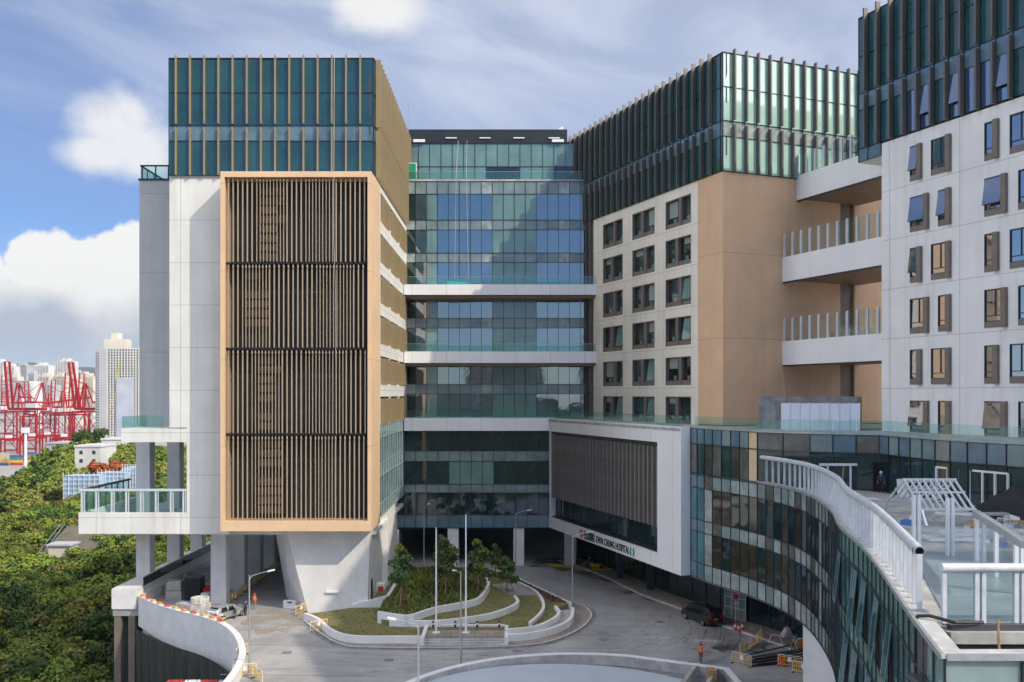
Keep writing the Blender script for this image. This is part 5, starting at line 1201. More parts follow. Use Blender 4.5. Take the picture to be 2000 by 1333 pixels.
def trestle(loc, rz, label, s=1.):
    t = thing('work_trestle', label, 'trestle', loc, rz)
    for x in (-.8, .8):
        for y in (-.3, .3): MB().bar((x * 1.15, y * 1.3, 0), (x, y, .9), .06, .06, 'galvanised').build('leg', t)
    b = MB()
    for x in (-.88, .88):
        for z in (.3, .6): b.bar((x * 1.04, -.36, z), (x * 1.04, .36, z), .04, .04, 'galvanised')
    b.bar((-.85, 0, .86), (.85, 0, .86), .5, .08, 'galvanised'); b.build('top', t); return t
trestle((29.3, 56.0, 15.87), .1, 'small metal work trestle in front of the black tarpaulin')
pg = thing('steel_canopy_frame', 'white T shaped canopy frame on thin posts against the terrace glass wall', 'frame', (27.0, 76.2, 15.85))
put(MB().box(25.5, 28.6, 76.1, 76.3, 18.05, 18.25, 'steel_white'), 'beam', pg)
for x in (26.1, 28.0): put(MB().box(x, x + .13, 76.13, 76.26, 15.85, 18.05, 'steel_white'), 'post', pg)
put(MB().bar((27.3, 76.2, 15.9), (27.5, 76.2, 18.0), .08, .08, 'timber'), 'prop', pg)
mb = MB().bar((30.9, 72.5, 15.87), (31.2, 73.4, 17.2), .9, .05, 'plastic_white').bar((31.5, 72.2, 15.87), (31.8, 73.0, 17.3), .3, .05, 'plastic_white')
tag(mb.build('leaning_boards'), 'white boards leaning beside the dark terrace doorway', 'boards')
tag(MB().tube((30.3, 69.5, 15.86), (30.3, 69.5, 16.25), .2, 'plastic_white', 10, .25).tube((30.3, 69.5, 16.25), (30.3, 69.5, 16.3), .26, 'plastic_red', 10).build('paint_bucket'), 'white bucket with red rim on the terrace floor', 'bucket')
tag(MB().box(26.6, 28.4, 70.5, 72, 15.86, 15.92, 'plastic_white').build('floor_sheet'), 'pale sheet lying flat on the terrace paving', 'sheet')
rj = random.Random(17)
for i in range(34):
    x, y = rj.uniform(24.5, 33.5), rj.uniform(49, 60); m = rj.choice(('timber', 'plastic_white', 'bag', 'plastic_blue', 'galvanised', 'concrete')); s = rj.uniform(.25, .6)
    o = MB().hexa([(-s, -s * .6, 0), (s, -s * .7, 0), (s * .9, s * .6, 0), (-s * .8, s * .7, 0)], [(-s * .9, -s * .5, s * .6), (s * .8, -s * .5, s * .7), (s * .8, s * .5, s * .6), (-s * .7, s * .5, s * .8)], m).build('building_materials', loc=(x, y, 15.86), rz=rj.uniform(0, 3))
    tag(o, '%s bundle among the loose building materials on the terrace' % {'timber': 'timber', 'plastic_white': 'white', 'bag': 'sacking', 'plastic_blue': 'blue', 'galvanised': 'metal', 'concrete': 'grey'}[m], 'bundle', 'loose materials on the terrace')
for i in range(7):
    x, y = 24.5 + 1.35 * i, 50.5 + .5 * (i % 3)
    o = MB().bar((-1.6, 0, 0), (1.6, 0, 0), .16, .16, 'steel_white').bar((-1.6, 1.2, 0), (1.6, 1.2, 0), .16, .16, 'steel_white').bar((-1.5, 0, 0), (-1.5, 1.2, 0), .16, .16, 'steel_white').bar((1.5, 0, 0), (1.5, 1.2, 0), .16, .16, 'steel_white').build('planter_frame', loc=(x, y, 16.0 + .25 * (i % 2)), rz=.25 * i)
    tag(o, 'rectangular white steel frame lying on the terrace in a row', 'frame', 'steel frames lying on the terrace')
# small kit in the planter pit
tag(MB().bar((15.75, 29.6, 14.4), (15.65, 29.6, 16.75), .06, .06, 'timber').build('timber_stake'), 'upright orange timber stake standing in the planter pit', 'stake')
tag(MB().path([(15.3, 29.8, 15.6), (18, 29.9, 15.55), (22, 30.0, 15.6)], .03, 'red_soil', 6).build('rusty_pipe'), 'thin rusty pipe running along the planter pit', 'pipe')
tag(MB().path([(14.15, 32.2, 5.5), (14.12, 32.15, 15.9), (14.16, 32.1, 16.25), (14.5, 31.9, 16.3), (15.1, 31.4, 16.2), (16.2, 31.6, 16.15)], .06, 'pipe_black', 8).build('drain_hose'), 'black hose running over the coping and down the glass corner', 'hose')
# ropes of the window cleaners
def rope(pts, label): tag(MB().path(pts, .022, 'rope', 5).build('hanging_rope'), label, 'rope')
p1_, p2_ = at(653, 114, 97.2), at(658, 848, 97.2)
rope([at(653, 112, 100.2), at(652, 330, 97.6), at(652, 470, 97.7), at(655, 560, 97.7), at(657, 848, 97.8)], 'white rope hanging down in front of the slatted screen')
rope([at(895, 275, 133), at(891, 345, 127.2), at(888, 545, 127.2)], 'left white rope on the upper glass of the link block')
rope([at(912, 275, 133), at(911, 345, 127.2), at(915, 545, 127.2)], 'right white rope on the upper glass of the link block')
rope([at(1527, 722, 102.5), at(1533, 775, 101.5)], 'rope hanging below the lowest white deck')
tag(MB().hexa([(-9.2, 128, 39.22), (-5.4, 128, 39.22), (-5.2, 129, 39.22), (-9.0, 129, 39.22)], [(-9.0, 128.2, 39.7), (-6.4, 128.2, 39.6), (-6.2, 128.9, 39.6), (-8.8, 128.9, 39.75)], 'teal_net').build('teal_tarpaulin'), 'bright teal sheet heaped on the upper balcony of the link block', 'sheet')
tag(MB().tube(at(799, 252, 136), at(798, 198, 136), .05, 'galvanised', 5, .03).build('roof_antenna'), 'thin lightning rod on the roof of the link block', 'antenna')
tag(MB().path([at(1433, 838, 92) + Vector((0, 0, 0)), at(1433, 826, 92)], .03, 'galvanised', 5).build('roof_stub'), 'small metal stub on the podium roof behind the glass balustrade', 'post')

# ================================================================ lamps, poles, bollards
def lamp(base, h, arm, label):
    t = thing('street_lamp', label, 'street lamp', base, 0, 'street lamps on the plaza')
    MB().tube((0, 0, 0), (0, 0, 1.4), .11, 'galvanised', 10).tube((0, 0, 1.4), (0, 0, h), .085, 'galvanised', 10, .055).box(-.16, .16, -.16, .16, 0, .04, 'galvanised').build('pole', t)
    a = Vector(arm); MB().path([(0, 0, h - .35), tuple(a * .15 + Vector((0, 0, h - .05))), tuple(a * .5 + Vector((0, 0, h + .12))), tuple(a + Vector((0, 0, h + .32)))], .035, 'galvanised', 7).build('arm', t)
    MB().bar(tuple(a * .95 + Vector((0, 0, h + .30))), tuple(a * 1.32 + Vector((0, 0, h + .42))), .26, .10, 'white_paint').build('lamp_head', t)
lamp(gp(487, 1318), 8.5, (1.6, .2, 0), 'sunlit street lamp at the left beside the curved parapet')
lamp(gp(828, 1109), 8.3, (.5, 1.3, 0), 'street lamp farthest back, seen against the podium glass left of the flagpoles')
lamp(gp(1007, 1122), 8.2, (1.6, 0, 0), 'street lamp at the back right of the planted island')
lamp(gp(1118, 1187), 8.1, (1.7, .3, 0), 'street lamp at the tip of the island in front of the hospital name')
lamp(gp(900, 1300), 8.3, (-.4, -1.2, 0), 'street lamp on the rim of the round basin between the flagpoles')
lamp(Vector((-6.4, 62.8, 0)), 8.3, (-1.6, 0, 0), 'nearest street lamp, cut by the bottom edge, with its arm to the left')
def flag(px, py, top, label):
    b = gp(px, py, .6); h = H - (top - CY) / F * b.y - .6; t = thing('flagpole', label, 'flagpole', b, 0, 'flagpoles at the steps')
    MB().tube((0, 0, 0), (0, 0, h), .10, 'white_paint', 10, .06).build('pole', t); MB().box(-.35, .35, -.3, .3, 0, .06, 'concrete_white').build('base', t); MB().ball((0, 0, h + .1), .11, 'galvanised').build('finial', t)
flag(852, 1236, 1034, 'shorter white flagpole at the left of the steps landing'); flag(910, 1236, 1009, 'taller white flagpole right of the shorter one on the landing')
for px, s in ((846, 'leftmost, beside the shorter flagpole'), (889, 'second from the left, between the flagpoles'), (932, 'third from the left, right of the taller flagpole'), (975, 'rightmost, at the end of the landing')):
    b = gp(px, 1226, .82); t = thing('bollard_light', 'small black bollard light with white lens, ' + s, 'bollard light', b, 0, 'bollard lights behind the steps')
    MB().tube((0, 0, 0), (0, 0, .3), .11, 'black', 10).tube((0, 0, .5), (0, 0, .62), .13, 'black', 10).build('body', t); MB().tube((0, 0, .3), (0, 0, .5), .10, 'lamp_white', 10).build('lens', t)

# ================================================================ planting on the island
def sapling(px, py, z, h, rx, label, seed):
    b = gp(px, py, z); t = thing('young_tree', label, 'tree', b, 0, 'young trees on the island'); r = random.Random(seed); lo = [((0, 0, h * .62), (rx * .55, rx * .55, h * .28))]
    for i in range(8):
        a = i * 2.4; f = i / 7; zz = h * (.34 + .58 * f); q = rx * (.62 - .30 * f); s = rx * (.46 - .14 * f); lo.append(((q * math.cos(a), q * math.sin(a), zz), (s, s, s * .8)))
    c = crown_mesh('crown', seed, lo, 1800, .32, ('leaf_young', 'leaf_young', 'leaf_mid')); c.parent = t
    tb = MB().tube((0, 0, -.3), (0, 0, h * .85), .07, 'bark', 6, .02)
    for i in range(5): a = i * 2.4; tb.tube((0, 0, h * (.25 + .1 * i)), (rx * .6 * math.cos(a), rx * .6 * math.sin(a), h * (.4 + .1 * i)), .03, 'bark', 4, .01)
    tb.build('trunk', t)
    for a in (.6, 2.7, 4.6): MB().tube((1.1 * math.cos(a), 1.1 * math.sin(a), -.1), (.05 * math.cos(a), .05 * math.sin(a), 2.1), .035, 'timber', 5).build('stake', t)
sapling(785, 1186, 1.62, 6.8, 1.75, 'young staked tree at the left of the island nearest the raking leg', 201)
sapling(872, 1164, 1.62, 6.6, 2.1, 'broadest young tree on the island, behind the taller flagpole', 202)
sapling(935, 1158, 1.62, 6.2, 1.65, 'slender young tree on the island right of the taller flagpole', 203)
sapling(990, 1158, .65, 4.4, 1.4, 'small young tree in the pebble bed on the island', 204)
sapling(968, 1128, .65, 4.4, 1.0, 'thin young tree at the back of the island behind the pebble bed', 205)
sapling(864, 1128, 1.62, 5.4, 1.3, 'young tree at the rear of the sapling bed, left of the broadest one', 206)
def tufts(name, poly, z, n, h, ms, seed, wdt=.16):
    r = random.Random(seed); P = [Vector(p[:2]) for p in poly]; x0, x1 = min(p.x for p in P), max(p.x for p in P); y0, y1 = min(p.y for p in P), max(p.y for p in P); mb = MB(); k = 0
    def inside(q):
        c = False
        for i in range(len(P)):
            a, b = P[i], P[i - 1]
            if (a.y > q.y) != (b.y > q.y) and q.x < (b.x - a.x) * (q.y - a.y) / (b.y - a.y) + a.x: c = not c
        return c
    while k < n:
        q = Vector((r.uniform(x0, x1), r.uniform(y0, y1)))
        k += 1
        if not inside(q): continue
        a = r.uniform(0, 6.28); hh = h * r.uniform(.5, 1.3); u = Vector((math.cos(a), math.sin(a), 0)) * wdt * r.uniform(.5, 1.2); b = Vector((*q, z)); tip = b + Vector((r.uniform(-.5, .5) * hh, r.uniform(-.5, .5) * hh, hh))
        mb.poly([b - u, b + u, tip + u * .5, tip - u * .5], r.choice(ms))
    struct(mb, name, 'stuff', recalc=False)
up_poly = [tuple(p) for p in offset(wa, -.4)] + [xy(945, 1118, 1.6), xy(860, 1112, 1.6), xy(780, 1113, 1.6), xy(766, 1150, 1.6), xy(748, 1180, 1.6)]
tufts('ground_cover', up_poly, 1.6, 9000, .34, ('leaf_mid', 'leaf_dark', 'leaf_olive', 'lawn_dry'), 1)
tufts('lawn_grass', isl, .6, 12000, .08, ('lawn_dry', 'lawn_dry', 'leaf_olive'), 2, .09)
tufts('middle_grass', [tuple(p) for p in offset(wb, -.4)] + [tuple(p) for p in reversed(offset(wa, .1))], 1.08, 2500, .10, ('lawn_dry', 'lawn_dry', 'leaf_olive'), 3, .1)
tufts('red_ground_cover', [xy(993, 1125, .64), xy(1110, 1178, .64), xy(1076, 1176, .64), xy(1050, 1158, .64), xy(992, 1133, .64)], .66, 3500, .18, ('red_soil', 'red_soil', 'soil'), 4, .12)

# ================================================================ vehicles
def wheel(t, x, y, r, side):
    w_ = MB().tube((x, y - .11, r), (x, y + .11, r), r, 'tyre', 20).build('wheel', t)
    s = .112 * side; MB().tube((x, y + s - .02 * side, r), (x, y + s + .012 * side, r), r * .66, 'rim', 16).tube((x, y + s + .012 * side, r), (x, y + s + .02 * side, r), r * .18, 'tyre', 8).build('rim', w_)
def loft(t, name, secs, m, bevel=.05, smooth=True):
    """closed skin through lengthwise sections; each section is (x, [(y, z) ...]) given for the left half, mirrored"""
    mb = MB(); rings = []
    for x, half in secs: rings.append([(x, -y, z) for y, z in half] + [(x, y, z) for y, z in reversed(half)])
    for a, b in zip(rings, rings[1:]):
        for i in range(len(a)): j = (i + 1) % len(a); mb.poly([a[i], a[j], b[j], b[i]], m)
    mb.poly(list(reversed(rings[0])), m); mb.poly(rings[-1], m)
    o = mb.build(name, t); bm = bmesh.new(); bm.from_mesh(o.data); bmesh.ops.remove_doubles(bm, verts=bm.verts, dist=.001); bmesh.ops.recalc_face_normals(bm, faces=bm.faces)
    bmesh.ops.bevel(bm, geom=[e for e in bm.edges if e.calc_face_angle(0) > .45], offset=bevel, segments=2, affect='EDGES', clamp_overlap=True)
    bm.to_mesh(o.data); bm.free()
    for p in o.data.polygons: p.use_smooth = False
    return o
vn = thing('people_carrier', 'black people carrier parked with its rear towards the camera beside the curved glass', 'van', (19.95, 96.9, 0.005), math.atan2(.917, -.40))
def vs(x, w0, w1, zt, zb=.28, zs=1.02): return (x, [(w0 * .93, zb), (w0, zb + .25), (w0, zs), (w1, zt - .1), (w1 * .9, zt)])
loft(vn, 'body', [vs(-2.55, .90, .80, 1.62), vs(-2.45, .95, .84, 1.88), vs(.2, .96, .86, 1.92), vs(1.0, .96, .84, 1.86), vs(1.75, .95, .72, 1.22, zs=1.0), vs(2.45, .86, .70, .98, zs=.86), vs(2.6, .78, .62, .8, .32, .7)], 'car_black')
for s in (-1, 1):
    for a, b in ((-2.35, -1.35), (-1.27, -.2), (-.12, .85)):
        y0, y1 = .962, .872; MB().hexa([(a, s * y0, 1.10), (b, s * y0, 1.10), (b, s * (y0 + .012), 1.10), (a, s * (y0 + .012), 1.10)], [(a + .04, s * y1, 1.72), (b - .04 - (.25 if b > .5 else 0), s * y1, 1.72), (b - .04 - (.25 if b > .5 else 0), s * (y1 + .012), 1.72), (a + .04, s * (y1 + .012), 1.72)], 'car_glass').build('side_window', vn)
    MB().box(-2.6, -2.47, s * .72 - .10, s * .72 + .10, .85, 1.32, 'tail_red').build('tail_light', vn)
    for x in (-1.55, 1.6): wheel(vn, x, s * .86, .33, s)
    MB().box(1.05, 1.25, s * 1.02 - .09, s * 1.02 + .09, 1.05, 1.2, 'car_black').build('mirror', vn)
    MB().box(2.42, 2.58, s * .6 - .14, s * .6 + .14, .72, .86, 'lamp_white').build('headlight', vn)
MB().hexa([(-2.57, -.74, 1.08), (-2.54, -.74, 1.08), (-2.54, .74, 1.08), (-2.57, .74, 1.08)], [(-2.545, -.68, 1.55), (-2.5, -.68, 1.55), (-2.5, .68, 1.55), (-2.545, .68, 1.55)], 'car_glass').build('rear_window', vn)
MB().box(-2.585, -2.55, -.26, .26, .72, .86, 'plate_yellow').build('number_plate', vn)
MB().box(-2.6, -2.5, -.85, .85, .30, .52, 'car_black').build('bumper', vn)
cr = thing('parked_car', 'silver estate car with open door parked on the ramp behind the parapet', 'car', (-30.6, 98.6, .005), math.atan2(.86, .50))
def cs(x, w0, w1, zt, zs=.86, zb=.22): return (x, [(w0 * .92, zb), (w0, zb + .2), (w0, zs), (w1, zt - .07), (w1 * .9, zt)])
loft(cr, 'body', [cs(-2.15, .80, .70, .98), cs(-2.05, .86, .72, 1.12), cs(-1.55, .88, .66, 1.42), cs(-.2, .89, .66, 1.48), cs(.55, .89, .64, 1.42), cs(1.25, .88, .74, .98), cs(1.95, .82, .66, .84, .74), cs(2.2, .7, .56, .66, .58, .3)], 'car_silver')
for s in (-1, 1):
    for a, b in ((-1.5, -.62), (-.55, .3)):
        MB().hexa([(a, s * .885, .93), (b, s * .885, .93), (b, s * .897, .93), (a, s * .897, .93)], [(a + .22, s * .70, 1.36), (b - .1, s * .70, 1.38), (b - .1, s * .712, 1.38), (a + .22, s * .712, 1.36)], 'car_glass').build('side_window', cr)
    MB().box(-2.18, -2.05, s * .7 - .1, s * .7 + .1, .72, .92, 'tail_red').build('tail_light', cr)
    for x in (-1.3, 1.35): wheel(cr, x, s * .79, .31, s)
    MB().box(.75, .9, s * .95 - .08, s * .95 + .08, .9, 1.02, 'car_silver').build('mirror', cr)
    MB().box(2.02, 2.16, s * .55 - .14, s * .55 + .14, .6, .72, 'lamp_white').build('headlight', cr)
MB().hexa([(-2.0, -.64, 1.06), (-1.95, -.64, 1.06), (-1.95, .64, 1.06), (-2.0, .64, 1.06)], [(-1.66, -.58, 1.40), (-1.6, -.58, 1.40), (-1.6, .58, 1.40), (-1.66, .58, 1.40)], 'car_glass').build('rear_window', cr)
MB().hexa([(.62, -.6, 1.40), (.66, -.6, 1.42), (.66, .6, 1.42), (.62, .6, 1.40)], [(1.12, -.66, 1.02), (1.16, -.66, 1.04), (1.16, .66, 1.04), (1.12, .66, 1.02)], 'car_glass').build('windscreen', cr)
dr_ = MB().hexa([(.55, -.9, .3), (-.15, -1.62, .3), (-.12, -1.66, .3), (.58, -.94, .3)], [(.55, -.9, .9), (-.15, -1.62, .9), (-.12, -1.66, .9), (.58, -.94, .9)], 'car_silver').build('door', cr)
MB().hexa([(.50, -.92, .92), (-.13, -1.62, .92), (-.12, -1.64, .92), (.51, -.94, .92)], [(.25, -.9, 1.36), (-.05, -1.4, 1.36), (-.04, -1.42, 1.36), (.26, -.92, 1.36)], 'car_glass').build('door_window', dr_)
MB().box(-2.2, -2.16, -.24, .24, .56, .68, 'plastic_white').build('number_plate', cr)

# ================================================================ barriers, cones, signs
def barrier(loc, rz, label, m='barrier_yellow', sign=True, group='yellow crowd barriers'):
    t = thing('crowd_barrier', label, 'barrier', loc, rz, group)
    MB().path([(-1, 0, .05), (-1, 0, .95), (-.92, 0, 1.05), (.92, 0, 1.05), (1, 0, .95), (1, 0, .05)], .028, 'plastic_white', 7).build('frame', t)
    b = MB()
    for z in (.22, .62, .92): b.bar((-.98, 0, z), (.98, 0, z), .035, .05, m)
    for i in range(9): b.bar((-.8 + .2 * i, 0, .22), (-.8 + .2 * i, 0, .92), .025, .035, m)
    b.build('bars', t)
    for x in (-.95, .95): MB().hexa([(x - .04, -.25, 0), (x + .04, -.25, 0), (x + .04, .25, 0), (x - .04, .25, 0)], [(x - .03, -.06, .09), (x + .03, -.06, .09), (x + .03, .06, .09), (x - .03, .06, .09)], 'black').build('foot', t)
    if sign: MB().box(-.16, .16, -.035, -.02, .5, .9, 'plastic_white').build('sign_plate', t)
    return t
def between(p, q): p, q = Vector(p), Vector(q); m = (p + q) / 2; return (m.x, m.y, .005), math.atan2(q.y - p.y, q.x - p.x)
bl = barrier(*between((19.4, 82.3), (21.2, 80.3)), 'yellow barrier standing across the road nearest the orange worker')
def more(p, q, lab, sgn=True): l, r_ = between(p, q); return copy_tree(bl, l, r_, lab)
more((20.9, 84.4), (22.2, 86.0), 'yellow barrier nearest the camera in the row leading to the cones'); more((22.3, 86.1), (23.5, 88.0), 'middle yellow barrier in the row leading to the cones'); more((23.5, 88.1), (24.5, 90.2), 'yellow barrier nearest the glass in the row leading to the cones')
more((23.6, 81.0), (25.1, 80.2), 'yellow barrier in front of the black pipes with a red tub behind'); more((24.2, 79.2), (25.6, 77.9), 'yellow barrier left of the concrete pier'); more((25.6, 77.7), (26.9, 76.2), 'yellow barrier right at the concrete pier, bottom right')
for i in range(10):
    copy_tree(bl, (-32.35 + .08 * (i % 2), 106.3 + 2.05 * i, .005), R(90 + 3 * (i % 3 - 1)), 'yellow barrier in the long row beside the columns under the left wing', 'row of barriers under the left wing')
for (px, py, rz_, lab) in ((588, 1200, 1.2, 'single yellow barrier at the foot of the raking leg'), (623, 1232, .75, 'yellow barrier leaning against the low planter wall'), (478, 1322, .3, 'yellow barrier around the base of the sunlit street lamp'), (503, 1330, -.9, 'yellow barrier right of the base of the sunlit street lamp'), (473, 1284, 1.3, 'yellow barrier at the parapet behind the sunlit street lamp')):
    p = gp(px, py); copy_tree(bl, (p.x, p.y, .01), rz_, lab)
def water_barrier(loc, rz, m, label, group=None):
    t = thing('water_barrier', label, 'barrier', loc, rz, group); mb = MB()
    mb.hexa([(-.75, -.28, 0), (.75, -.28, 0), (.75, .28, 0), (-.75, .28, 0)], [(-.72, -.2, .28), (.72, -.2, .28), (.72, .2, .28), (-.72, .2, .28)], m)
    mb.hexa([(-.72, -.2, .28), (.72, -.2, .28), (.72, .2, .28), (-.72, .2, .28)], [(-.68, -.12, .9), (.68, -.12, .9), (.68, .12, .9), (-.68, .12, .9)], m)
    for s in (-1, 1):
        for z in (.15, .42, .7): mb.box(s * .77 - .06, s * .77 + .06, -.09, .09, z - .08, z + .08, m)
    mb.build('body', t); MB().box(-.28, .28, -.205, -.13, .60, .72, 'black').box(-.45, -.37, -.18, .18, .901, .93, 'black').box(.37, .45, -.18, .18, .901, .93, 'black').build('slot', t); return t
p = gp(567, 1188); water_barrier((p.x, p.y, .01), -.15, 'plastic_white', 'white plastic water barrier in the shade beside the raking leg')
for i, (x, m, c) in enumerate(((-31.2, 'plastic_red', 'left red'), (-29.6, 'plastic_white', 'left white'), (-28.0, 'plastic_red', 'right red'), (-26.4, 'plastic_white', 'right white'))): water_barrier((x, 85.2, -3.42), .05, m, c + ' water barrier on the road below the parapet', 'water barriers below the parapet')
def cone(px, py, label):
    t = thing('traffic_cone', label, 'cone', gp(px, py), 0, 'cones round the stop sign'); MB().box(-.19, .19, -.19, .19, .13, .17, 'plastic_red').tube((0, 0, .17), (0, 0, .9), .15, 'plastic_red', 12, .05).build('body', t); MB().tube((0, 0, .42), (0, 0, .66), .128, 'plastic_white', 12, .092).build('band', t)
cone(1436, 1233, 'red and white cone left of the sign foot'); cone(1443, 1236, 'red and white cone in front of the sign foot'); cone(1450, 1233, 'red and white cone right of the sign foot')
p = gp(1437, 1229); sg = thing('stop_sign', 'round red stop sign on a thin pole among the cones', 'sign', p)
MB().tube((0, 0, 0), (0, 0, 3.1), .025, 'plastic_white', 6).build('pole', sg)
MB().hexa([(.40 * math.cos(R(22.5 + 45 * i)), -.04, 3.3 + .40 * math.sin(R(22.5 + 45 * i))) for i in range(8)], [(.40 * math.cos(R(22.5 + 45 * i)), -.01, 3.3 + .40 * math.sin(R(22.5 + 45 * i))) for i in range(8)], 'plastic_white').hexa([(.33 * math.cos(R(22.5 + 45 * i)), -.05, 3.3 + .33 * math.sin(R(22.5 + 45 * i))) for i in range(8)], [(.33 * math.cos(R(22.5 + 45 * i)), -.04, 3.3 + .33 * math.sin(R(22.5 + 45 * i))) for i in range(8)], 'sign_red').build('sign_plate', sg)
MB().box(-.2, .2, -.03, -.015, 2.55, 2.75, 'plastic_white').build('lower_plate', sg)
pn_ = thing('grille_gate', 'tall white barred gate panel across the ground floor glass behind the stop sign', 'gate', (23.2, 98.6, 0), math.atan2(-4.4, 3.2))
b = MB()
for i in range(4): b.bar((-.2 + .95 * i, -.35, .15), (-.2 + .95 * i, -.35, 4.6), .06, .06, 'plastic_white')
for z in (.2, 1.3, 2.4, 3.5, 4.6): b.bar((-.2, -.35, z), (2.65, -.35, z), .06, .06, 'plastic_white')
b.build('bars', pn_); MB().box(-.2, 2.65, -.31, -.28, .2, 4.6, 'spandrel_grey').build('sheet', pn_)
# pipes and kit at the pier
rq = random.Random(31)
for i in range(9):
    a = Vector((21.0 + rq.uniform(0, 1.6), 80.8 + .34 * i, .09 + .06 * (i % 3))); b = a + Vector((5.6 + rq.uniform(-.6, .6), 1.4 + .25 * i, .0))
    tag(MB().tube(a, b, .075, 'pipe_black', 8).build('plastic_pipe'), 'long black plastic pipe lying in the fan of pipes by the pier', 'pipe', 'black pipes by the pier')
tag(MB().tube((23.9, 81.2, .05), (23.9, 81.2, .75), .32, 'plastic_red', 12, .36).build('red_tub'), 'red plastic tub behind the yellow barrier by the pipes', 'tub')
tag(MB().hexa([(26.6, 90.0, .12), (27.7, 90.2, .12), (27.6, 91.1, .12), (26.5, 90.9, .12)], [(26.9, 90.3, 1.0), (27.3, 90.3, 1.1), (27.2, 90.7, 1.05), (26.9, 90.7, 1.0)], 'bag').build('rubble_bag'), 'pale rubble bag on the pavement right of the blue worker', 'bag')
tag(MB().path([(24.6, 88.3, .13), (24.9, 88.2, .9), (25.6, 88.0, .9), (25.9, 87.9, .13)], .035, 'plastic_white', 6).build('tube_stand'), 'bent white tube stand left of the blue worker', 'stand')
hr_ = thing('hose_reel', 'round hose reel with white rim and orange hose beside the pipes', 'reel', (27.0, 85.9, .01))
q = MB()
for k in range(20):
    a0, a1 = 2 * math.pi * k / 20, 2 * math.pi * (k + 1) / 20; q.tube((.55 * math.cos(a0), 0, .6 + .55 * math.sin(a0)), (.55 * math.cos(a1), 0, .6 + .55 * math.sin(a1)), .05, 'plastic_white', 6)
q.build('rim', hr_); MB().tube((0, -.12, .6), (0, .12, .6), .42, 'barrier_orange', 16).build('hose', hr_)
# material piles on the ramp
def tb_(name, mb, label, cat, group=None): return tag(mb.build(name), label, cat, group)
for i in range(11):
    e0 = edge_l[0 + i] * .5 + edge_l[1 + i] * .5; c = ('barrier_orange', 'plastic_red', 'barrier_yellow')[i % 3]
    o = MB().box(-.34, .34, -.16, .16, 0, .22, c).box(-.30, -.12, -.17, .17, .02, .2, 'plastic_white').box(.1, .28, -.17, .17, .02, .2, 'plastic_white').build('kerb_block', loc=(e0.x + .12, e0.y + .12, 1.14), rz=math.atan2(edge_l[i + 1].y - edge_l[i].y, edge_l[i + 1].x - edge_l[i].x))
    tag(o, 'striped %s block in the row on top of the parapet' % ('orange' if i % 3 == 0 else 'red' if i % 3 == 1 else 'yellow'), 'block', 'striped blocks on the parapet')
tb_('blue_sheet', MB().box(-37.2, -34.4, 101.4, 103.6, .55, .7, 'plastic_blue').box(-37, -34.6, 101.6, 103.4, .01, .55, 'concrete'), 'flat stack under a blue sheet behind the parapet', 'stack')
tb_('grey_crate', MB().hexa([(-36.2, 98.9, .01), (-34.3, 98.0, .01), (-33.9, 98.9, .01), (-35.8, 99.8, .01)], [(-36.2, 98.9, 1.5), (-34.3, 98.0, 1.5), (-33.9, 98.9, 1.5), (-35.8, 99.8, 1.5)], 'concrete'), 'grey crate behind the parapet below the coil', 'crate')
cl = MB()
for k in range(4):
    for j in range(14):
        a0, a1 = 2 * math.pi * j / 14, 2 * math.pi * (j + 1) / 14; cl.tube((-33.6 + .9 * math.cos(a0), 99.0 + .8 * math.sin(a0), 1.55 + .16 * k), (-33.6 + .9 * math.cos(a1), 99.0 + .8 * math.sin(a1), 1.55 + .16 * k), .1, 'bag', 6)
tb_('hose_coil', cl, 'pale coil of hose lying on the wooden pallet stack', 'coil')
tb_('pallet_stack', MB().box(-34.4, -32.6, 98.2, 99.6, .01, 1.45, 'bag').box(-34.5, -32.5, 98.1, 99.7, .0, .14, 'timber'), 'wrapped pallet behind the parapet under the pale coil', 'pallet')
tb_('timber_planks', MB().bar((-33.4, 100.6, .5), (-30.6, 99.9, .6), .7, .12, 'timber').bar((-33.2, 101, .3), (-30.9, 100.6, .3), .9, .5, 'timber'), 'orange timber planks stacked beside the pale coil', 'planks')
rg = random.Random(8)
for i in range(9):
    c = rg.choice(('barrier_yellow', 'barrier_orange', 'plastic_red', 'plastic_white')); x, y = -33.6 + .34 * i, 97.3 - .12 * i + rg.uniform(-.3, .3)
    tag(MB().bar((-.8, 0, 0), (.8, .1, .25), .5, .10, c).bar((-.7, .3, .15), (.6, -.2, .35), .10, .10, c).build('folded_barrier', loc=(x, y, .25 + .08 * (i % 4)), rz=rg.uniform(-.5, .5)), '%s folded barrier in the heap behind the parapet left of the silver car' % {'barrier_yellow': 'yellow', 'barrier_orange': 'orange', 'plastic_red': 'red', 'plastic_white': 'white'}[c], 'barrier', 'heap of folded barriers')
tb_('block_stack', MB().box(-40.4, -38.6, 107.2, 108.6, .01, 1.0, 'concrete').box(-40.3, -38.7, 107.3, 108.5, 1.06, 2.1, 'concrete'), 'double stack of grey blocks in the shade under the loggia', 'stack')
tb_('site_cabinet', MB().box(-38.0, -36.2, 106.6, 108.4, .01, 2.6, 'black').box(-38.1, -36.1, 106.5, 108.5, 2.6, 2.7, 'dark_frame'), 'tall black site cabinet in the shade under the loggia', 'cabinet')
tb_('wrapped_bale', MB().hexa([(-35.9, 105.6, .01), (-34.8, 105.4, .01), (-34.7, 106.4, .01), (-35.8, 106.5, .01)], [(-35.8, 105.7, 1.1), (-34.9, 105.5, 1.15), (-34.8, 106.3, 1.1), (-35.7, 106.4, 1.1)], 'bag'), 'pale wrapped bale between the black cabinet and the red machine', 'bale')
rmch = thing('red_generator', 'red machine on skids in the shade behind the front column', 'machine', (-35.3, 107.6, 0))
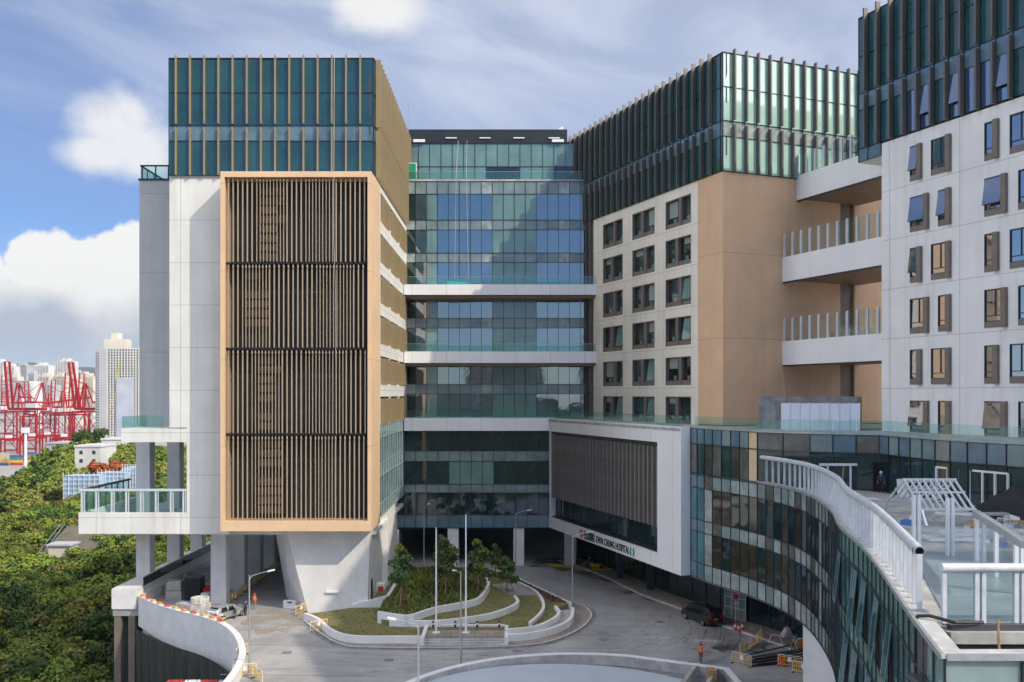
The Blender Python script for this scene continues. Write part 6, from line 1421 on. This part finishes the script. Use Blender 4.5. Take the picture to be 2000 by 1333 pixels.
put(MB().box(-36.0, -34.4, 107.0, 108.4, .15, 1.3, 'red_paint'), 'body', rmch); put(MB().box(-35.8, -34.9, 107.2, 108.2, 1.3, 1.7, 'red_paint').box(-35.6, -35.2, 106.95, 107.0, .6, 1.0, 'plastic_white'), 'hood', rmch); put(MB().box(-36.1, -34.3, 107.1, 107.3, .01, .15, 'black').box(-36.1, -34.3, 108.1, 108.3, .01, .15, 'black'), 'skid', rmch)
for i in range(12):
    x, y = rj.uniform(-41.5, -35.5), rj.uniform(110, 128); s = rj.uniform(.5, 1.1); m = rj.choice(('bag', 'timber', 'concrete', 'plastic_white', 'fin_taupe'))
    tag(MB().hexa([(-s, -s * .7, 0), (s, -s * .6, 0), (s, s * .6, 0), (-s, s * .7, 0)], [(-s * .9, -s * .6, s), (s * .9, -s * .5, s * .9), (s * .8, s * .5, s), (-s * .9, s * .6, s * 1.1)], m).build('material_stack', loc=(x, y, .01), rz=rj.uniform(0, 3)), 'dim stack of %s stored under the left wing' % {'bag': 'bags', 'timber': 'timber', 'concrete': 'blocks', 'plastic_white': 'white boards', 'fin_taupe': 'brown boards'}[m], 'stack', 'materials stored under the left wing')
tb_('site_office', MB().box(-36.6, -34.6, 114.5, 118, .01, 2.6, 'concrete_white').box(-34.6, -34.55, 115.5, 116.6, 1, 2.1, 'dark_frame'), 'pale site hut between the columns under the left wing', 'hut')
tb_('wall_gear', MB().box(-15.2, -14.3, 103.0, 104.2, 2.0, 2.7, 'plastic_white').box(-14.9, -14.4, 102.2, 102.8, 2.0, 2.5, 'red_paint').bar((-15.3, 102, 2.0), (-13.6, 104.5, 3.0), .08, .08, 'galvanised'), 'heap of tools and bags on the ramp wall by the service door', 'heap')
for i in range(7):
    a = gp(1085 + 4 * i, 1104 + 1.6 * (i % 4)); tag(MB().bar((-1.2, 0, .05), (1.2, .15, .05), .07, .07, 'yellow_paint').build('scaffold_pole', loc=a, rz=-.5 + .12 * (i % 3)), 'yellow pole lying in the heap on the wet road by the entrance', 'pole', 'yellow poles on the wet road')
bw_ = thing('wheelbarrow', 'yellow wheelbarrow in front of the bent worker by the entrance', 'wheelbarrow', gp(1163, 1112), R(-20))
MB().hexa([(-.5, -.3, .35), (.5, -.3, .35), (.5, .3, .35), (-.5, .3, .35)], [(-.75, -.42, .7), (.75, -.42, .7), (.75, .42, .7), (-.75, .42, .7)], 'yellow_paint').build('tray', bw_); MB().bar((-1.5, -.3, .85), (.6, -.2, .3), .05, .05, 'yellow_paint').bar((-1.5, .3, .85), (.6, .2, .3), .05, .05, 'yellow_paint').build('handles', bw_); MB().tube((.8, -.06, .22), (.8, .06, .22), .22, 'tyre', 12).build('wheel', bw_)
tag(MB().bar((10.9, 125.3, .13), (13.6, 124.9, .13), 1.3, .03, 'yellow_paint').build('yellow_mat'), 'yellow mat lying on the pavement beside the wheelbarrow', 'mat')

# ================================================================ people
def person(loc, rz, label, top, legs, head='hair', vest=None, lean=0., bend=.05, arms=((.35, -.1), (.35, -.1)), stride=.16, sleeve='skin'):
    """one continuous skinned body, facing -y before rotation; arms: (forward angle, elbow bend) for left and right"""
    t = thing('person', label, 'person', loc, rz)
    V, E, Rr, Mi = [], [], [], []
    def v(p, r, m, par=None):
        V.append(Vector(p)); Rr.append(r); Mi.append(m)
        if par is not None: E.append((par, len(V) - 1))
        return len(V) - 1
    def ln(z, x=0, y=0): return (x, y - lean * max(0, z - .92), z - lean * lean * max(0, z - .92) * .42)
    pel = v((0, 0, .94), .135, legs); wst = v(ln(1.10), .125, top, pel); chs = v(ln(1.30), .145, top, wst); nk = v(ln(1.47, 0, -.01), .06, 'skin', chs); hd = v(ln(1.60, 0, -.03), .092, 'skin', nk); v(ln(1.71, 0, -.02), .07, 'skin', hd)
    for s in (-1, 1):
        hip = v((s * .10, 0, .86), .095, legs, pel); kn = v((s * .11, -s * stride * .5 - .04, .49), .065, legs, hip); an = v((s * .115, -s * stride + .02, .09), .045, legs, kn); v((s * .13, -s * stride - .13, .035), .04, 'black', an)
        sh = v(ln(1.40, s * .19), .062, top, chs); fa, eb = arms[0 if s < 0 else 1]
        S = Vector(ln(1.40, s * .21)); el = S + Vector((s * .06, -.29 * math.sin(fa), -.29 * math.cos(fa))); e_ = v(el, .045, top, sh)
        wr = el + Vector((-s * .01, -.25 * math.sin(fa + eb), -.25 * math.cos(fa + eb))); w_ = v(wr, .030, sleeve, e_); fd = Vector((0, -math.sin(fa + eb), -math.cos(fa + eb))); pm = v(wr + fd * .07, .034, 'skin', w_)
        for k, (off, l) in enumerate(((-.03, .075), (-.01, .09), (.01, .085), (.03, .065))):
            f1_ = v(wr + fd * .10 + Vector((0, off, 0)), .010, 'skin', pm); v(wr + fd * (.10 + l) + Vector((-s * .015, off, 0)), .008, 'skin', f1_)
        th = v(wr + fd * .05 + Vector((-s * .01, -.05, 0)), .011, 'skin', pm); v(wr + fd * .09 + Vector((-s * .01, -.065, 0)), .009, 'skin', th)
    me = bpy.data.meshes.new('body'); me.from_pydata([tuple(p) for p in V], E, []); o = bpy.data.objects.new('body', me); col.objects.link(o)
    md = o.modifiers.new('skin', 'SKIN'); md.use_smooth_shade = True
    for i, r in enumerate(Rr): me.skin_vertices[0].data[i].radius = (r, r)
    me.skin_vertices[0].data[0].use_root = True
    o.modifiers.new('sub', 'SUBSURF').levels = 1
    bpy.context.view_layer.update(); dg = bpy.context.evaluated_depsgraph_get(); m2 = bpy.data.meshes.new_from_object(o.evaluated_get(dg)); bpy.data.objects.remove(o)
    names = list(dict.fromkeys(Mi)); m2.materials.clear()
    for n_ in names: m2.materials.append(MATS[n_])
    for p in m2.polygons:
        c = p.center; k = min(range(len(V)), key=lambda i: (V[i] - c).length - Rr[i]); p.material_index = names.index(Mi[k]); p.use_smooth = True
    b = bpy.data.objects.new('body', m2); col.objects.link(b); b.parent = t
    hc = Vector(ln(1.63, 0, -.03))
    MB().ball(hc + Vector((0, -.095, -.045)), .018, 'skin', 1.2, 6, 4).ball(hc + Vector((-.035, -.088, -.005)), .011, 'black', 1, 6, 4).ball(hc + Vector((.035, -.088, -.005)), .011, 'black', 1, 6, 4).box(hc.x - .03, hc.x + .03, hc.y - .095, hc.y - .08, hc.z - .085, hc.z - .075, 'red_soil').ball(hc + Vector((-.095, 0, -.02)), .024, 'skin', 1.4, 6, 4).ball(hc + Vector((.095, 0, -.02)), .024, 'skin', 1.4, 6, 4).build('face', t)
    if head == 'hair': MB().ball(hc + Vector((0, .018, .05)), .108, 'hair', .95, 12, 8).build('hair', t)
    else:
        h_ = MB().ball(hc + Vector((0, .01, .065)), .13, head, .85, 14, 8); h_.hexa([(hc.x - .1, hc.y - .2, hc.z + .05), (hc.x + .1, hc.y - .2, hc.z + .05), (hc.x + .12, hc.y - .05, hc.z + .05), (hc.x - .12, hc.y - .05, hc.z + .05)], [(hc.x - .1, hc.y - .2, hc.z + .065), (hc.x + .1, hc.y - .2, hc.z + .065), (hc.x + .12, hc.y - .05, hc.z + .075), (hc.x - .12, hc.y - .05, hc.z + .075)], head); h_.build('helmet', t)
    if vest:
        mb = MB(); zs = (1.0, 1.12, 1.3, 1.44); rx = (.185, .18, .215, .15); ry = (.155, .15, .17, .11)
        rings_ = [[Vector(ln(z, a * math.cos(2 * math.pi * k / 16), b_ * math.sin(2 * math.pi * k / 16))) for k in range(16)] for z, a, b_ in zip(zs, rx, ry)]
        for r0, r1 in zip(rings_, rings_[1:]):
            for k in range(16): mb.poly([r0[k], r0[(k + 1) % 16], r1[(k + 1) % 16], r1[k]], vest)
        mb.build('vest', t, smooth=True)
        mb = MB(); z = 1.16
        r0 = [Vector(ln(z, .19 * math.cos(2 * math.pi * k / 16), .16 * math.sin(2 * math.pi * k / 16))) for k in range(16)]; r1 = [p + Vector((0, 0, .05)) for p in r0]
        for k in range(16): mb.poly([r0[k], r0[(k + 1) % 16], r1[(k + 1) % 16], r1[k]], 'plastic_white')
        mb.build('reflective_band', t)
    return t
p = gp(479.5, 1203); person((p.x, p.y, 0), R(175), 'person in navy shirt and dark trousers walking away beside the silver car', 'navy_cloth', 'dark_cloth', arms=((.3, .25), (-.1, .3)))
p = gp(497, 1190); person((p.x, p.y, 0), R(165), 'person in orange jacket and red helmet with khaki trousers walking into the shade', 'orange_cloth', 'khaki_cloth', 'helmet_red', 'orange_cloth', arms=((.1, .2), (.2, .2)), sleeve='orange_cloth')
p = gp(1369, 1296); person((p.x, p.y, 0), R(150), 'person in orange vest and dark red helmet standing alone on the shaded road', 'orange_cloth', 'brown_cloth', 'helmet_purple', 'orange_cloth', arms=((2.0, 1.0), (.1, .2)), sleeve='orange_cloth')
p = gp(1147, 1113); person((p.x, p.y, .0), R(75), 'person in grey with orange helmet bending over a yellow wheelbarrow by the entrance', 'grey_cloth', 'dark_cloth', 'helmet_orange', None, lean=.45, arms=((.9, .2), (.8, .3)))
p = gp(1549, 1274); person((p.x, p.y, .0), R(60), 'person in light blue shirt and dark blue helmet bending beside the hose reel', 'lightblue_cloth', 'brown_cloth', 'helmet_blue', None, lean=.35, arms=((.7, .3), (.6, .3)))
q = at(1719, 945, 76.0); person((30.35, 75.6, 15.86), R(-20), 'person in blue with white helmet at the dark terrace doorway', 'navy_cloth', 'dark_cloth', 'helmet_white', None)
# the hidden prototypes are all placed by now: drop any that were not used
for root, h in PROT:
    if root.location.z < -400:
        for c in list(root.children): bpy.data.objects.remove(c)
        bpy.data.objects.remove(root)
